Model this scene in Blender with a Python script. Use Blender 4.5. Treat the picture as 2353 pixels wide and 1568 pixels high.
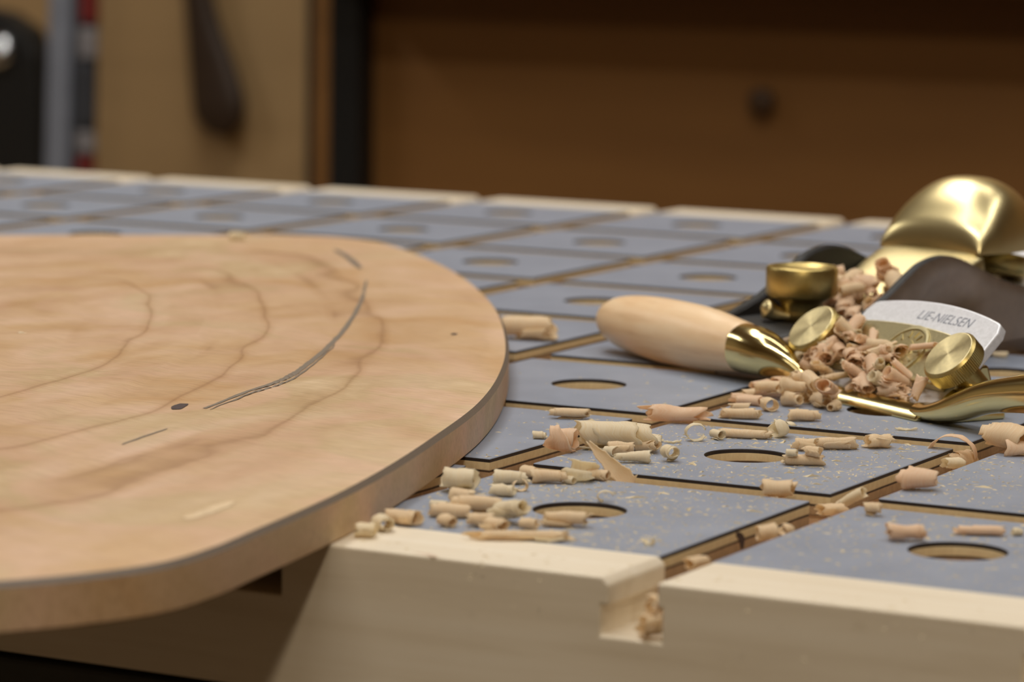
import bpy, bmesh, math, random
from mathutils import Vector, Matrix, noise

# ------------------------------------------------------------------ scene, camera, light
for o in list(bpy.data.objects):
    bpy.data.objects.remove(o, do_unlink=True)
scene = bpy.context.scene
COL = scene.collection
MM = 0.001

cam_data = bpy.data.cameras.new('camera')
cam = bpy.data.objects.new('camera', cam_data)
COL.objects.link(cam)
cam.location = (0.292964, -0.607095, 0.129812)
cam.rotation_mode = 'XYZ'
cam.rotation_euler = (1.44209073, -0.01391335, 0.49596375)
cam_data.sensor_fit = 'HORIZONTAL'
cam_data.sensor_width = 36.0
cam_data.lens = 7914.93 * 36.0 / 2353.0
cam_data.clip_start = 0.02
cam_data.clip_end = 30.0
cam_data.dof.use_dof = True
cam_data.dof.focus_distance = 0.82
cam_data.dof.aperture_fstop = 18.0
cam_data.dof.aperture_blades = 7
scene.camera = cam

scene.view_settings.view_transform = 'Standard'
scene.view_settings.look = 'None'
scene.view_settings.gamma = 1.0
scene.view_settings.exposure = 0.0
scene.view_settings.use_curve_mapping = False

world = bpy.data.worlds.new('workshop_air')
scene.world = world
world.use_nodes = True
bg = world.node_tree.nodes['Background']
bg.inputs[0].default_value = (1.0, 0.88, 0.74, 1)
bg.inputs[1].default_value = 0.075


def area_light(name, loc, target, sx, sy, power, color):
    d = bpy.data.lights.new(name, 'AREA')
    d.shape = 'RECTANGLE'
    d.size, d.size_y = sx, sy
    d.energy = power
    d.color = color
    o = bpy.data.objects.new(name, d)
    COL.objects.link(o)
    o.location = loc
    v = Vector(target) - Vector(loc)
    o.rotation_euler = v.to_track_quat('-Z', 'Y').to_euler()
    return o


# the ceiling tubes of the workshop, some added fill lights, and the lamp beyond the near end of the bench
area_light('ceiling_tube_near', (-0.15, -0.35, 1.75), (-0.15, -0.35, 0), 1.25, 0.07, 12.5, (1.0, 0.985, 0.96))
area_light('ceiling_tube_middle', (-0.75, 0.55, 1.75), (-0.75, 0.55, 0), 0.07, 1.25, 4.5, (1.0, 0.975, 0.94))
area_light('ceiling_tube_side', (0.65, 0.55, 1.75), (0.65, 0.55, 0), 0.07, 1.25, 7.0, (1.0, 0.975, 0.94))
area_light('ceiling_tube_far', (-0.45, 1.15, 1.75), (-0.45, 1.15, 0), 1.25, 0.07, 5.5, (1.0, 0.96, 0.90))
area_light('fill_light_back', (-1.0, 1.15, 1.75), (-1.0, 1.15, 0), 0.07, 1.25, 12.0, (1.0, 0.95, 0.86))  # added fill light, brightens the wall and things at the back
area_light('fill_light_left', (-3.0, 0.2, 1.75), (-3.0, 0.2, 0), 0.07, 1.25, 16.0, (1.0, 0.96, 0.90))  # added fill light, gives the brass a lit left wall to reflect
area_light('fill_light_front', (0.3, -1.9, 1.75), (0.3, -1.9, 0), 1.25, 0.07, 5.5, (1.0, 0.93, 0.82))  # added fill light for the front faces and the brass arms
area_light('work_lamp', (1.02, -1.95, 1.62), (-0.1, 0.0, 0.0), 0.16, 0.16, 14.0, (1.0, 0.86, 0.68))


# ------------------------------------------------------------------ materials
def srgb(r, g, b):
    def f(c):
        c /= 255.0
        return c / 12.92 if c <= 0.04045 else ((c + 0.055) / 1.055) ** 2.4
    return (f(r), f(g), f(b), 1.0)


def new_mat(name):
    m = bpy.data.materials.new(name)
    m.use_nodes = True
    return m, m.node_tree.nodes, m.node_tree.links, m.node_tree.nodes['Principled BSDF']


def coords(N, L, scale=(1, 1, 1), rot=(0, 0, 0), kind='Object'):
    tc = N.new('ShaderNodeTexCoord')
    mp = N.new('ShaderNodeMapping')
    mp.inputs['Scale'].default_value = scale
    mp.inputs['Rotation'].default_value = rot
    L.new(tc.outputs[kind], mp.inputs['Vector'])
    return mp.outputs['Vector']


def noise_tex(N, L, vec, scale, detail=4, rough=0.55, dist=0.0):
    n = N.new('ShaderNodeTexNoise')
    n.inputs['Scale'].default_value = scale
    n.inputs['Detail'].default_value = detail
    n.inputs['Roughness'].default_value = rough
    n.inputs['Distortion'].default_value = dist
    L.new(vec, n.inputs['Vector'])
    return n.outputs['Fac']


def ramp(N, L, fac, stops, interp='LINEAR'):
    r = N.new('ShaderNodeValToRGB')
    r.color_ramp.interpolation = interp
    el = r.color_ramp.elements
    while len(el) < len(stops):
        el.new(0.5)
    for e, (p, c) in zip(el, stops):
        e.position = p
        e.color = c
    L.new(fac, r.inputs['Fac'])
    return r.outputs['Color']


def mixc(N, L, fac, a, b, mode='MIX'):
    m = N.new('ShaderNodeMix')
    m.data_type = 'RGBA'
    m.blend_type = mode
    if hasattr(fac, 'links'):
        L.new(fac, m.inputs[0])
    else:
        m.inputs[0].default_value = fac
    for i, v in ((6, a), (7, b)):
        if hasattr(v, 'links'):
            L.new(v, m.inputs[i])
        else:
            m.inputs[i].default_value = v
    return m.outputs[2]


def bump(N, L, bsdf, height, strength=0.2, dist=0.0002):
    b = N.new('ShaderNodeBump')
    b.inputs['Strength'].default_value = strength
    b.inputs['Distance'].default_value = dist
    L.new(height, b.inputs['Height'])
    L.new(b.outputs['Normal'], bsdf.inputs['Normal'])


def wood(name, light, mid, dark, grain=(6, 220, 220), blotch=18, rough=0.5, strength=0.15, rot=(0, 0, 0), streak=0.5):
    m, N, L, B = new_mat(name)
    v = coords(N, L, grain, rot)
    f1 = noise_tex(N, L, v, 1.0, 6, 0.6, 0.4)
    v2 = coords(N, L, (1, 1, 1), rot)
    f2 = noise_tex(N, L, v2, blotch, 3, 0.5, 0.6)
    c1 = ramp(N, L, f1, [(0.3, dark), (0.5, mid), (0.72, light)])
    c2 = ramp(N, L, f2, [(0.3, mid), (0.7, light)])
    c = mixc(N, L, 1 - streak, c1, c2)
    L.new(c, B.inputs['Base Color'])
    B.inputs['Roughness'].default_value = rough
    bump(N, L, B, f1, strength, 0.0002)
    return m


def plain(name, col, rough=0.5, metal=0.0, spec=0.5, bump_scale=0, bump_str=0.1):
    m, N, L, B = new_mat(name)
    v = coords(N, L, (1, 1, 1))
    f = noise_tex(N, L, v, bump_scale if bump_scale else 60, 3)
    dk = tuple(c * 0.86 for c in col[:3]) + (1,)
    L.new(ramp(N, L, f, [(0.3, dk), (0.7, col)]), B.inputs['Base Color'])
    B.inputs['Roughness'].default_value = rough
    B.inputs['Metallic'].default_value = metal
    B.inputs['Specular IOR Level'].default_value = spec
    if bump_scale:
        bump(N, L, B, f, bump_str, 0.0002)
    return m


def mat_laminate():
    m, N, L, B = new_mat('grey_laminate')
    v = coords(N, L, (1, 1, 1))
    f = noise_tex(N, L, v, 45, 4, 0.6)
    c = ramp(N, L, f, [(0.3, srgb(138, 147, 163)), (0.7, srgb(152, 161, 177))])
    L.new(c, B.inputs['Base Color'])
    B.inputs['Roughness'].default_value = 0.38
    B.inputs['Specular IOR Level'].default_value = 0.36
    w = coords(N, L, (1, 1, 1), (0, 0, 0.02))
    wave = N.new('ShaderNodeTexWave')
    wave.inputs['Scale'].default_value = 420
    wave.inputs['Distortion'].default_value = 0.6
    wave.bands_direction = 'Y'
    L.new(w, wave.inputs['Vector'])
    bump(N, L, B, wave.outputs['Fac'], 0.10, 0.00008)
    return m


def mat_ply():
    m, N, L, B = new_mat('plywood_edge')
    tc = N.new('ShaderNodeTexCoord')
    sep = N.new('ShaderNodeSeparateXYZ')
    L.new(tc.outputs['Object'], sep.inputs[0])
    nz = noise_tex(N, L, coords(N, L, (60, 60, 300)), 1.0, 3)
    ad = N.new('ShaderNodeMath')
    ad.operation = 'MULTIPLY_ADD'
    L.new(nz, ad.inputs[0])
    ad.inputs[1].default_value = 0.0004
    L.new(sep.outputs['Z'], ad.inputs[2])
    mr = N.new('ShaderNodeMapRange')
    mr.inputs['From Min'].default_value = -0.0112
    mr.inputs['From Max'].default_value = -0.0006
    L.new(ad.outputs[0], mr.inputs['Value'])
    P1, P2, DK, PK = srgb(222, 209, 182), srgb(212, 197, 168), srgb(84, 66, 48), srgb(208, 184, 160)
    D2 = srgb(66, 50, 36)
    c = ramp(N, L, mr.outputs[0], [(0.0, PK), (0.55, PK), (0.572, D2), (0.60, srgb(158, 136, 110)), (0.755, srgb(172, 148, 120)),
                                   (0.775, D2), (0.80, D2), (0.825, P2), (0.96, P1)])
    f = noise_tex(N, L, coords(N, L, (900, 900, 500)), 1.0, 4)
    c2 = mixc(N, L, 0.45, c, mixc(N, L, f, srgb(110, 86, 60), srgb(240, 222, 180)), 'OVERLAY')
    L.new(c2, B.inputs['Base Color'])
    B.inputs['Roughness'].default_value = 0.75
    bump(N, L, B, f, 0.4, 0.0003)
    return m


def mat_plate():
    m, N, L, B = new_mat('carved_maple')
    rz = math.radians(28)
    fine = noise_tex(N, L, coords(N, L, (140, 1400, 600), (0, 0, rz)), 1.0, 5, 0.65, 0.3)
    fig = noise_tex(N, L, coords(N, L, (22, 9, 9), (0, 0, rz + 0.5)), 1.0, 4, 0.5, 1.6)
    blot = noise_tex(N, L, coords(N, L, (1, 1, 1)), 15, 4, 0.55, 1.0)
    c = ramp(N, L, blot, [(0.3, srgb(202, 148, 92)), (0.42, srgb(212, 173, 132)), (0.52, srgb(224, 184, 158)), (0.62, srgb(204, 178, 138)), (0.72, srgb(230, 206, 170))])
    c2 = ramp(N, L, fig, [(0.32, srgb(188, 150, 102)), (0.5, srgb(212, 182, 140)), (0.7, srgb(230, 202, 172))])
    cc = mixc(N, L, 0.5, c, c2)
    # growth layers as bands that follow the height, painting in the carved steps' shade
    tc = N.new('ShaderNodeTexCoord')
    sep = N.new('ShaderNodeSeparateXYZ')
    L.new(tc.outputs['Object'], sep.inputs[0])
    wob = noise_tex(N, L, coords(N, L, (1, 1, 1)), 14, 3, 0.5)
    ma = N.new('ShaderNodeMath'); ma.operation = 'MULTIPLY_ADD'
    L.new(wob, ma.inputs[0]); ma.inputs[1].default_value = 0.0011; L.new(sep.outputs['Z'], ma.inputs[2])
    mb = N.new('ShaderNodeMath'); mb.operation = 'MULTIPLY'
    L.new(ma.outputs[0], mb.inputs[0]); mb.inputs[1].default_value = 1600.0
    mc = N.new('ShaderNodeMath'); mc.operation = 'PINGPONG'
    L.new(mb.outputs[0], mc.inputs[0]); mc.inputs[1].default_value = 1.0
    band = ramp(N, L, mc.outputs[0], [(0.0, srgb(190, 172, 150)), (0.16, srgb(226, 217, 206)), (0.5, srgb(240, 238, 236))])
    mk = N.new('ShaderNodeMapRange')
    mk.inputs['From Min'].default_value = 0.0094
    mk.inputs['From Max'].default_value = 0.0102
    mk.inputs['To Max'].default_value = 0.75
    L.new(sep.outputs['Z'], mk.inputs['Value'])
    cc = mixc(N, L, mk.outputs[0], cc, band, 'MULTIPLY')
    g = ramp(N, L, fine, [(0.25, srgb(170, 150, 130)), (0.55, srgb(255, 255, 255))])
    cc = mixc(N, L, 0.42, cc, g, 'MULTIPLY')
    L.new(cc, B.inputs['Base Color'])
    B.inputs['Roughness'].default_value = 0.5
    B.inputs['Specular IOR Level'].default_value = 0.35
    bump(N, L, B, fine, 0.18, 0.0002)
    return m


def mat_shaving(name, base, deep):
    m, N, L, B = new_mat(name)
    f = noise_tex(N, L, coords(N, L, (3, 46, 1), kind='UV'), 1.0, 4, 0.6, 0.2)
    f2 = noise_tex(N, L, coords(N, L, (1, 1, 1)), 260, 3)
    c = ramp(N, L, f, [(0.3, deep), (0.6, base), (0.8, tuple(min(1, x * 1.12) for x in base[:3]) + (1,))])
    c = mixc(N, L, 0.25, c, mixc(N, L, f2, deep, base))
    L.new(c, B.inputs['Base Color'])
    B.inputs['Roughness'].default_value = 0.55
    B.inputs['Specular IOR Level'].default_value = 0.3
    bump(N, L, B, f, 0.35, 0.0002)
    tr = N.new('ShaderNodeBsdfTranslucent')
    L.new(c, tr.inputs['Color'])
    mx = N.new('ShaderNodeMixShader')
    mx.inputs[0].default_value = 0.45
    out = N['Material Output']
    L.new(B.outputs[0], mx.inputs[1])
    L.new(tr.outputs[0], mx.inputs[2])
    L.new(mx.outputs[0], out.inputs['Surface'])
    return m


def mat_metal(name, col, rough, aniso=None, scale=400, strength=0.05, var=0.18):
    m, N, L, B = new_mat(name)
    B.inputs['Metallic'].default_value = 1.0
    f = noise_tex(N, L, coords(N, L, (1, 1, 1)), scale, 4, 0.6)
    dk = tuple(c * (1 - var) for c in col[:3]) + (1,)
    L.new(ramp(N, L, f, [(0.25, dk), (0.75, col)]), B.inputs['Base Color'])
    r = N.new('ShaderNodeMapRange')
    r.inputs['To Min'].default_value = rough * (1 - var)
    r.inputs['To Max'].default_value = rough * (1 + var)
    L.new(f, r.inputs['Value'])
    L.new(r.outputs[0], B.inputs['Roughness'])
    if strength:
        bump(N, L, B, f, strength, 0.0001)
    if aniso:
        B.inputs['Anisotropic'].default_value = aniso
    return m


M = {}
M['laminate'] = mat_laminate()
M['film'] = plain('black_phenolic_film', srgb(44, 38, 36), 0.55, bump_scale=900, bump_str=0.2)
M['ply'] = mat_ply()
M['maple'] = wood('pale_maple', srgb(238, 227, 206), srgb(229, 215, 190), srgb(210, 193, 164), (9, 260, 160), 16, 0.5, 0.12, streak=0.55)
M['core'] = wood('pink_maple_core', srgb(224, 200, 176), srgb(210, 184, 158), srgb(190, 162, 134), (9, 260, 160), 16, 0.6, 0.12)
M['cabinet_dark'] = plain('dark_green_grey_paint', srgb(60, 60, 54), 0.6, bump_scale=300)
M['plate'] = mat_plate()
M['graphite'] = plain('graphite_smudge', srgb(122, 110, 98), 0.5, bump_scale=1500, bump_str=0.3)
M['graphite_dark'] = plain('graphite_line', srgb(132, 120, 106), 0.45, bump_scale=1500, bump_str=0.3)
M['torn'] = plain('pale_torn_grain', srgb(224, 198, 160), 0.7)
M['burn'] = plain('dark_wood_mark', srgb(64, 46, 44), 0.6, bump_scale=1500, bump_str=0.3)
M['handle'] = wood('handle_maple', srgb(252, 226, 188), srgb(244, 208, 164), srgb(214, 172, 124), (300, 300, 26), 90, 0.38, 0.05, streak=0.6)
M['brass'] = mat_metal('polished_brass', srgb(232, 214, 154), 0.16, scale=300, strength=0.0, var=0.04)
M['brass_satin'] = mat_metal('satin_brass', srgb(222, 206, 156), 0.38, scale=900, strength=0.04)
M['brass_face'] = mat_metal('turned_brass_face', srgb(246, 230, 178), 0.42, aniso=0.0, scale=700, strength=0.03)
M['brass_dark'] = mat_metal('knurled_brass', srgb(200, 178, 114), 0.38, scale=1500, strength=0.15)
M['brass_cast'] = mat_metal('cast_bronze', srgb(206, 194, 152), 0.42, scale=1400, strength=0.25)
M['brass_cap'] = mat_metal('brushed_brass_cap', srgb(236, 219, 164), 0.32, scale=120, strength=0.0, var=0.05)
M['steel'] = mat_metal('ground_steel_blade', srgb(244, 245, 250), 0.5, scale=1200, strength=0.04)
M['steel'].node_tree.nodes['Principled BSDF'].inputs['Metallic'].default_value = 0.45
M['iron'] = mat_metal('ground_iron_side', srgb(186, 170, 154), 0.45, scale=300, strength=0.03)
M['japan'] = plain('black_japanning', srgb(18, 17, 17), 0.6, bump_scale=900, bump_str=0.15)
M['ink'] = plain('etched_lettering', srgb(120, 126, 142), 0.6)
M['shave_pale'] = mat_shaving('shaving_cream', srgb(255, 247, 226), srgb(246, 230, 194))
M['shave_tan'] = mat_shaving('shaving_tan', srgb(254, 240, 212), srgb(243, 217, 174))
M['shave_pink'] = mat_shaving('shaving_pink', srgb(255, 237, 212), srgb(246, 214, 176))
M['dust'] = plain('wood_dust', srgb(226, 208, 170), 0.8)
M['wall'] = wood('tan_wall_board', srgb(176, 146, 102), srgb(166, 136, 94), srgb(152, 124, 84), (2, 2, 14), 3, 0.7, 0.05)
M['brown'] = wood('brown_cabinet_wood', srgb(144, 100, 50), srgb(133, 91, 45), srgb(120, 80, 38), (3, 3, 20), 2.5, 0.5, 0.05)
M['black'] = plain('black_paint', srgb(20, 20, 20), 0.5)
M['dark_wood'] = wood('dark_handle_wood', srgb(62, 44, 28), srgb(52, 36, 24), srgb(42, 30, 20), (10, 10, 60), 8, 0.5, 0.05)
M['knob_wood'] = plain('brown_knob_wood', srgb(74, 50, 26), 0.6)
M['alu'] = plain('aluminium_bar', srgb(150, 156, 170), 0.45, metal=0.3)
M['rail'] = plain('dark_grey_rail', srgb(60, 62, 68), 0.5)
M['red'] = plain('red_plastic', srgb(120, 36, 34), 0.5)
M['white'] = plain('grey_white_plastic', srgb(140, 136, 138), 0.5)
M['chrome'] = mat_metal('chrome_latch', srgb(220, 224, 230), 0.2)
M['paint'] = plain('pale_wall_paint', srgb(204, 186, 156), 0.8)
M['floor'] = plain('concrete_floor', srgb(80, 64, 48), 0.8, bump_scale=20)


# ------------------------------------------------------------------ object helpers
def tag(o, label=None, cat=None, group=None, kind=None):
    if label: o['label'] = label
    if cat: o['category'] = cat
    if group: o['group'] = group
    if kind: o['kind'] = kind
    return o


def empty(name, loc=(0, 0, 0), rz=0.0):
    o = bpy.data.objects.new(name, None)
    o.empty_display_size = 0.02
    COL.objects.link(o)
    o.location = [c * MM for c in loc]
    o.rotation_euler = (0, 0, rz)
    return o


def make(name, verts, faces, mats, parent=None, fmat=None, smooth=False, uvs=None):
    """one mesh object; verts in millimetres"""
    me = bpy.data.meshes.new(name)
    me.from_pydata([(v[0] * MM, v[1] * MM, v[2] * MM) for v in verts], [], faces)
    if not isinstance(mats, (list, tuple)):
        mats = [mats]
    for m in mats:
        me.materials.append(m)
    if fmat:
        me.polygons.foreach_set('material_index', fmat)
    if smooth:
        me.polygons.foreach_set('use_smooth', [True] * len(me.polygons))
    if uvs:
        uv = me.uv_layers.new(name='UVMap')
        for l in me.loops:
            uv.data[l.index].uv = uvs[l.vertex_index]
    me.update()
    o = bpy.data.objects.new(name, me)
    COL.objects.link(o)
    if parent:
        o.parent = parent
    return o


def bevel(o, width, seg=2, angle=30):
    b = o.modifiers.new('bevel', 'BEVEL')
    b.width = width * MM
    b.segments = seg
    b.limit_method = 'ANGLE'
    b.angle_limit = math.radians(angle)
    return o


def box(name, lo, hi, mat, parent=None, bev=0.0):
    x0, y0, z0 = lo
    x1, y1, z1 = hi
    v = [(x0, y0, z0), (x1, y0, z0), (x1, y1, z0), (x0, y1, z0), (x0, y0, z1), (x1, y0, z1), (x1, y1, z1), (x0, y1, z1)]
    f = [(0, 3, 2, 1), (4, 5, 6, 7), (0, 1, 5, 4), (1, 2, 6, 5), (2, 3, 7, 6), (3, 0, 4, 7)]
    o = make(name, v, f, mat, parent)
    if bev:
        bevel(o, bev)
    return o


def loft(rings, cap0=True, cap1=True):
    """rings: list of equally long closed loops -> verts, faces"""
    v, f = [], []
    n = len(rings[0])
    for r in rings:
        v += [tuple(p) for p in r]
    for i in range(len(rings) - 1):
        for k in range(n):
            a, b = i * n + k, i * n + (k + 1) % n
            f.append((a, b, b + n, a + n))
    if cap0:
        f.append(tuple(reversed(range(n))))
    if cap1:
        f.append(tuple(range((len(rings) - 1) * n, len(rings) * n)))
    return v, f


def ring(c, ax, ry, rz, n=32, e=2.0, up=(0, 0, 1)):
    """super-ellipse loop around centre c, normal ax"""
    ax = Vector(ax).normalized()
    u = Vector(up)
    s = u.cross(ax).normalized()
    t = ax.cross(s).normalized()
    out = []
    for k in range(n):
        a = 2 * math.pi * k / n
        ca, sa = math.cos(a), math.sin(a)
        out.append(Vector(c) + s * (ry * math.copysign(abs(ca) ** (2 / e), ca)) + t * (rz * math.copysign(abs(sa) ** (2 / e), sa)))
    return out


def spun(name, base, axis, prof, mat, parent, n=48, fmat=None, smooth=True, mats=None):
    """surface of revolution: prof = [(distance along axis, radius)]"""
    ax = Vector(axis).normalized()
    up = (0, 0, 1) if abs(ax.z) < 0.9 else (1, 0, 0)
    rings = [ring(Vector(base) + ax * d, ax, r, r, n, up=up) for d, r in prof]
    v, f = loft(rings)
    return make(name, v, f, mats or mat, parent, fmat, smooth)


def shade_auto(o, ang=35):
    me = o.data
    me.polygons.foreach_set('use_smooth', [True] * len(me.polygons))
    me.set_sharp_from_angle(angle=math.radians(ang))
    return o


def sstep(a, b, x):
    t = max(0.0, min(1.0, (x - a) / (b - a)))
    return t * t * (3 - 2 * t)


def catmull(pts, sub, closed=True):
    out = []
    n = len(pts)
    rng = range(n) if closed else range(n - 1)
    for i in rng:
        if closed:
            p0, p1, p2, p3 = pts[i - 1], pts[i], pts[(i + 1) % n], pts[(i + 2) % n]
        else:
            p0, p1, p2, p3 = pts[max(i - 1, 0)], pts[i], pts[i + 1], pts[min(i + 2, n - 1)]
        for k in range(sub):
            t = k / sub
            out.append(tuple(0.5 * (2 * b + (c - a) * t + (2 * a - 5 * b + 4 * c - d) * t * t + (3 * b - a - 3 * c + d) * t ** 3)
                             for a, b, c, d in zip(p0, p1, p2, p3)))
    if not closed:
        out.append(tuple(pts[-1]))
    return out
# ------------------------------------------------------------------ the setting: floor and back wall
def structure(o):
    o['kind'] = 'structure'
    return o


structure(box('floor', (-4600, -3100, -905), (3600, 2400, -880), M['floor']))
structure(box('wall_back', (-4500, 2300, -880), (3500, 2400, 1900), M['wall']))
structure(box('wall_front', (-4500, -3100, -880), (3500, -3000, 1900), M['paint']))
structure(box('wall_left', (-4600, -3000, -880), (-4500, 2300, 1900), M['paint']))
structure(box('wall_right', (3500, -3000, -880), (3600, 2300, 1900), M['paint']))
structure(box('ceiling', (-4600, -3100, 1900), (3600, 2400, 1940), M['paint']))

# ------------------------------------------------------------------ the workbench
P, TW = 85.716, 74.25                    # slot pitch and tile width
SW = P - TW                              # slot width
IMIN, IMAX, ROWS = -9, 2, 8
bench = tag(empty('workbench', (0, 0, -880)), 'workbench with grey slotted top, round dog holes and pale maple edging', 'workbench')
BZ = 880.0                               # parts are built with the bench surface at z = 0


def bz(vs):
    return [(v[0], v[1], v[2] + BZ) for v in vs]


def make_tile():
    n = 48
    h = TW / 2

    def sq(hw, z):
        out = []
        for k in range(n):
            a = 2 * math.pi * k / n
            c, s = math.cos(a), math.sin(a)
            m = max(abs(c), abs(s))
            out.append((hw * c / m, hw * s / m, z))
        return out

    def ci(r, z):
        return [(r * math.cos(2 * math.pi * k / n), r * math.sin(2 * math.pi * k / n), z) for k in range(n)]
    loops = [ci(8.6, -11.3), ci(8.6, -5.4), ci(9.9, -5.2), ci(9.9, -3.0), ci(10.0, -0.95), ci(10.0, -0.18), ci(10.15, 0),
             sq(h - 0.15, 0), sq(h, -0.18), sq(h, -0.95), sq(h - 0.05, -3.0), sq(h - 0.05, -5.2), sq(h - 1.3, -5.2), sq(h - 1.3, -11.3)]
    mats = [2, 2, 2, 2, 1, 1, 0, 0, 1, 2, 2, 2, 2]
    v, f, fm = [], [], []
    for l in loops:
        v += l
    for i in range(len(loops) - 1):
        for k in range(n):
            a, b = i * n + k, i * n + (k + 1) % n
            f.append((a, b, b + n, a + n))
            fm.append(mats[i])
    f = [tuple(reversed(q)) for q in f]
    return make('top_tile', v, f, [M['laminate'], M['film'], M['ply']], bench, fm)


tile0 = make_tile()
first = True
for j in range(ROWS):
    for i in range(IMIN, IMAX + 1):
        t = tile0 if first else tile0.copy()
        if not first:
            COL.objects.link(t)
            t.parent = bench
        first = False
        t.location = ((i * P - TW / 2) * MM, (j * P + TW / 2) * MM, BZ * MM)

XL, XR = (IMIN - 1) * P + SW - 22, IMAX * P + 24
YF, YB = -25.0, (ROWS - 1) * P + TW + 24.5
box('bench_core', (XL + 22, -0.1, BZ - 31), (XR - 22, YB - 24.4, BZ - 11.35), M['core'], bench)


def apron(name, y0, y1):
    prof = [(XL, -31.5), (XR, -31.5), (XR, 0)]
    for i in range(IMAX - 1, IMIN - 2, -1):
        x = i * P
        prof += [(x + SW + 0.1, 0), (x + SW + 0.1, -4.9), (x + SW + 1.2, -4.9), (x + SW + 1.2, -11.6),
                 (x - 0.4, -11.6), (x - 0.4, -5.6), (x + 1.3, -5.6), (x + 1.3, -1.5), (x - 0.2, 0)]
    prof += [(XL, 0)]
    prof = [q for q in prof]
    n = len(prof)
    v = [(x, y0, z + BZ) for x, z in prof] + [(x, y1, z + BZ) for x, z in prof]
    f = [tuple(range(n)), tuple(reversed(range(n, 2 * n)))]
    for k in range(n):
        a, b = k, (k + 1) % n
        f.append((b, a, a + n, b + n))
    return bevel(make(name, v, f, M['maple'], bench), 0.5, 2, 40)


apron('front_edging', YF, 0.0)
apron('rear_edging', (ROWS - 1) * P + TW, YB)
box('side_edging', (XL, 0.05, BZ - 31.5), (XL + 21.9, YB - 24.6, BZ), M['maple'], bench, 0.5)
box('side_edging', (XR - 21.9, 0.05, BZ - 31.5), (XR, YB - 24.6, BZ), M['maple'], bench, 0.5)
box('cabinet_base', (XL + 6, YF + 4, 0), (XR - 6, YB - 8, BZ - 33.8), M['cabinet_dark'], bench, 1.0)
box('spacer', (XL + 40, 12, BZ - 33.9), (XR - 40, YB - 40, BZ - 31), M['cabinet_dark'], bench)

# ------------------------------------------------------------------ the carved plate lying on the bench
OUT = [(-66.2, -128.1), (-57.5, -114.2), (-51.6, -98.5), (-51.8, -81.0), (-55.0, -60.7), (-58.5, -39.5), (-63.2, -15.3),
       (-70.7, 15.0), (-81.9, 53.3), (-98.3, 103.8), (-119.2, 153.3), (-146.4, 206.8), (-186.7, 274.5), (-229.9, 335.0),
       (-267.7, 379.2), (-306.8, 417.0), (-331.0, 428.5), (-350.0, 425.8), (-373.6, 410.5), (-404.3, 387.5), (-434.7, 364.6),
       (-492, 318), (-540, 250), (-556, 165), (-535, 70), (-480, -35), (-400, -130), (-300, -195), (-205, -217), (-130, -195), (-88, -158)]
outline = catmull(OUT, 8)
PC = (-285.0, 110.0)
PT = 9.4


def plate_h(r, ang, x, y):
    """carved height of the plate surface, r = 0 centre .. 1 rim"""
    h = PT + 2.6 * (1 - r ** 2.2)
    wob = 0.03 * noise.noise(Vector((x * 0.012, y * 0.012, 3.1)))
    steps = 0.0
    for rc, amp in ((0.80, 0.30), (0.70, 0.42), (0.61, 0.5), (0.52, 0.55), (0.42, 0.55), (0.30, 0.5)):
        q = r + wob + 0.012 * noise.noise(Vector((x * 0.03, y * 0.03, rc * 20)))
        steps += amp * (1 - sstep(rc - 0.012, rc + 0.012, q))
        # shallow gouge just outside each step
        steps -= 0.22 * math.exp(-((q - rc - 0.018) / 0.014) ** 2)
    h += steps * 0.8
    h += 0.18 * noise.noise(Vector((x * 0.035, y * 0.035, 0.0)))
    return h


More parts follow.
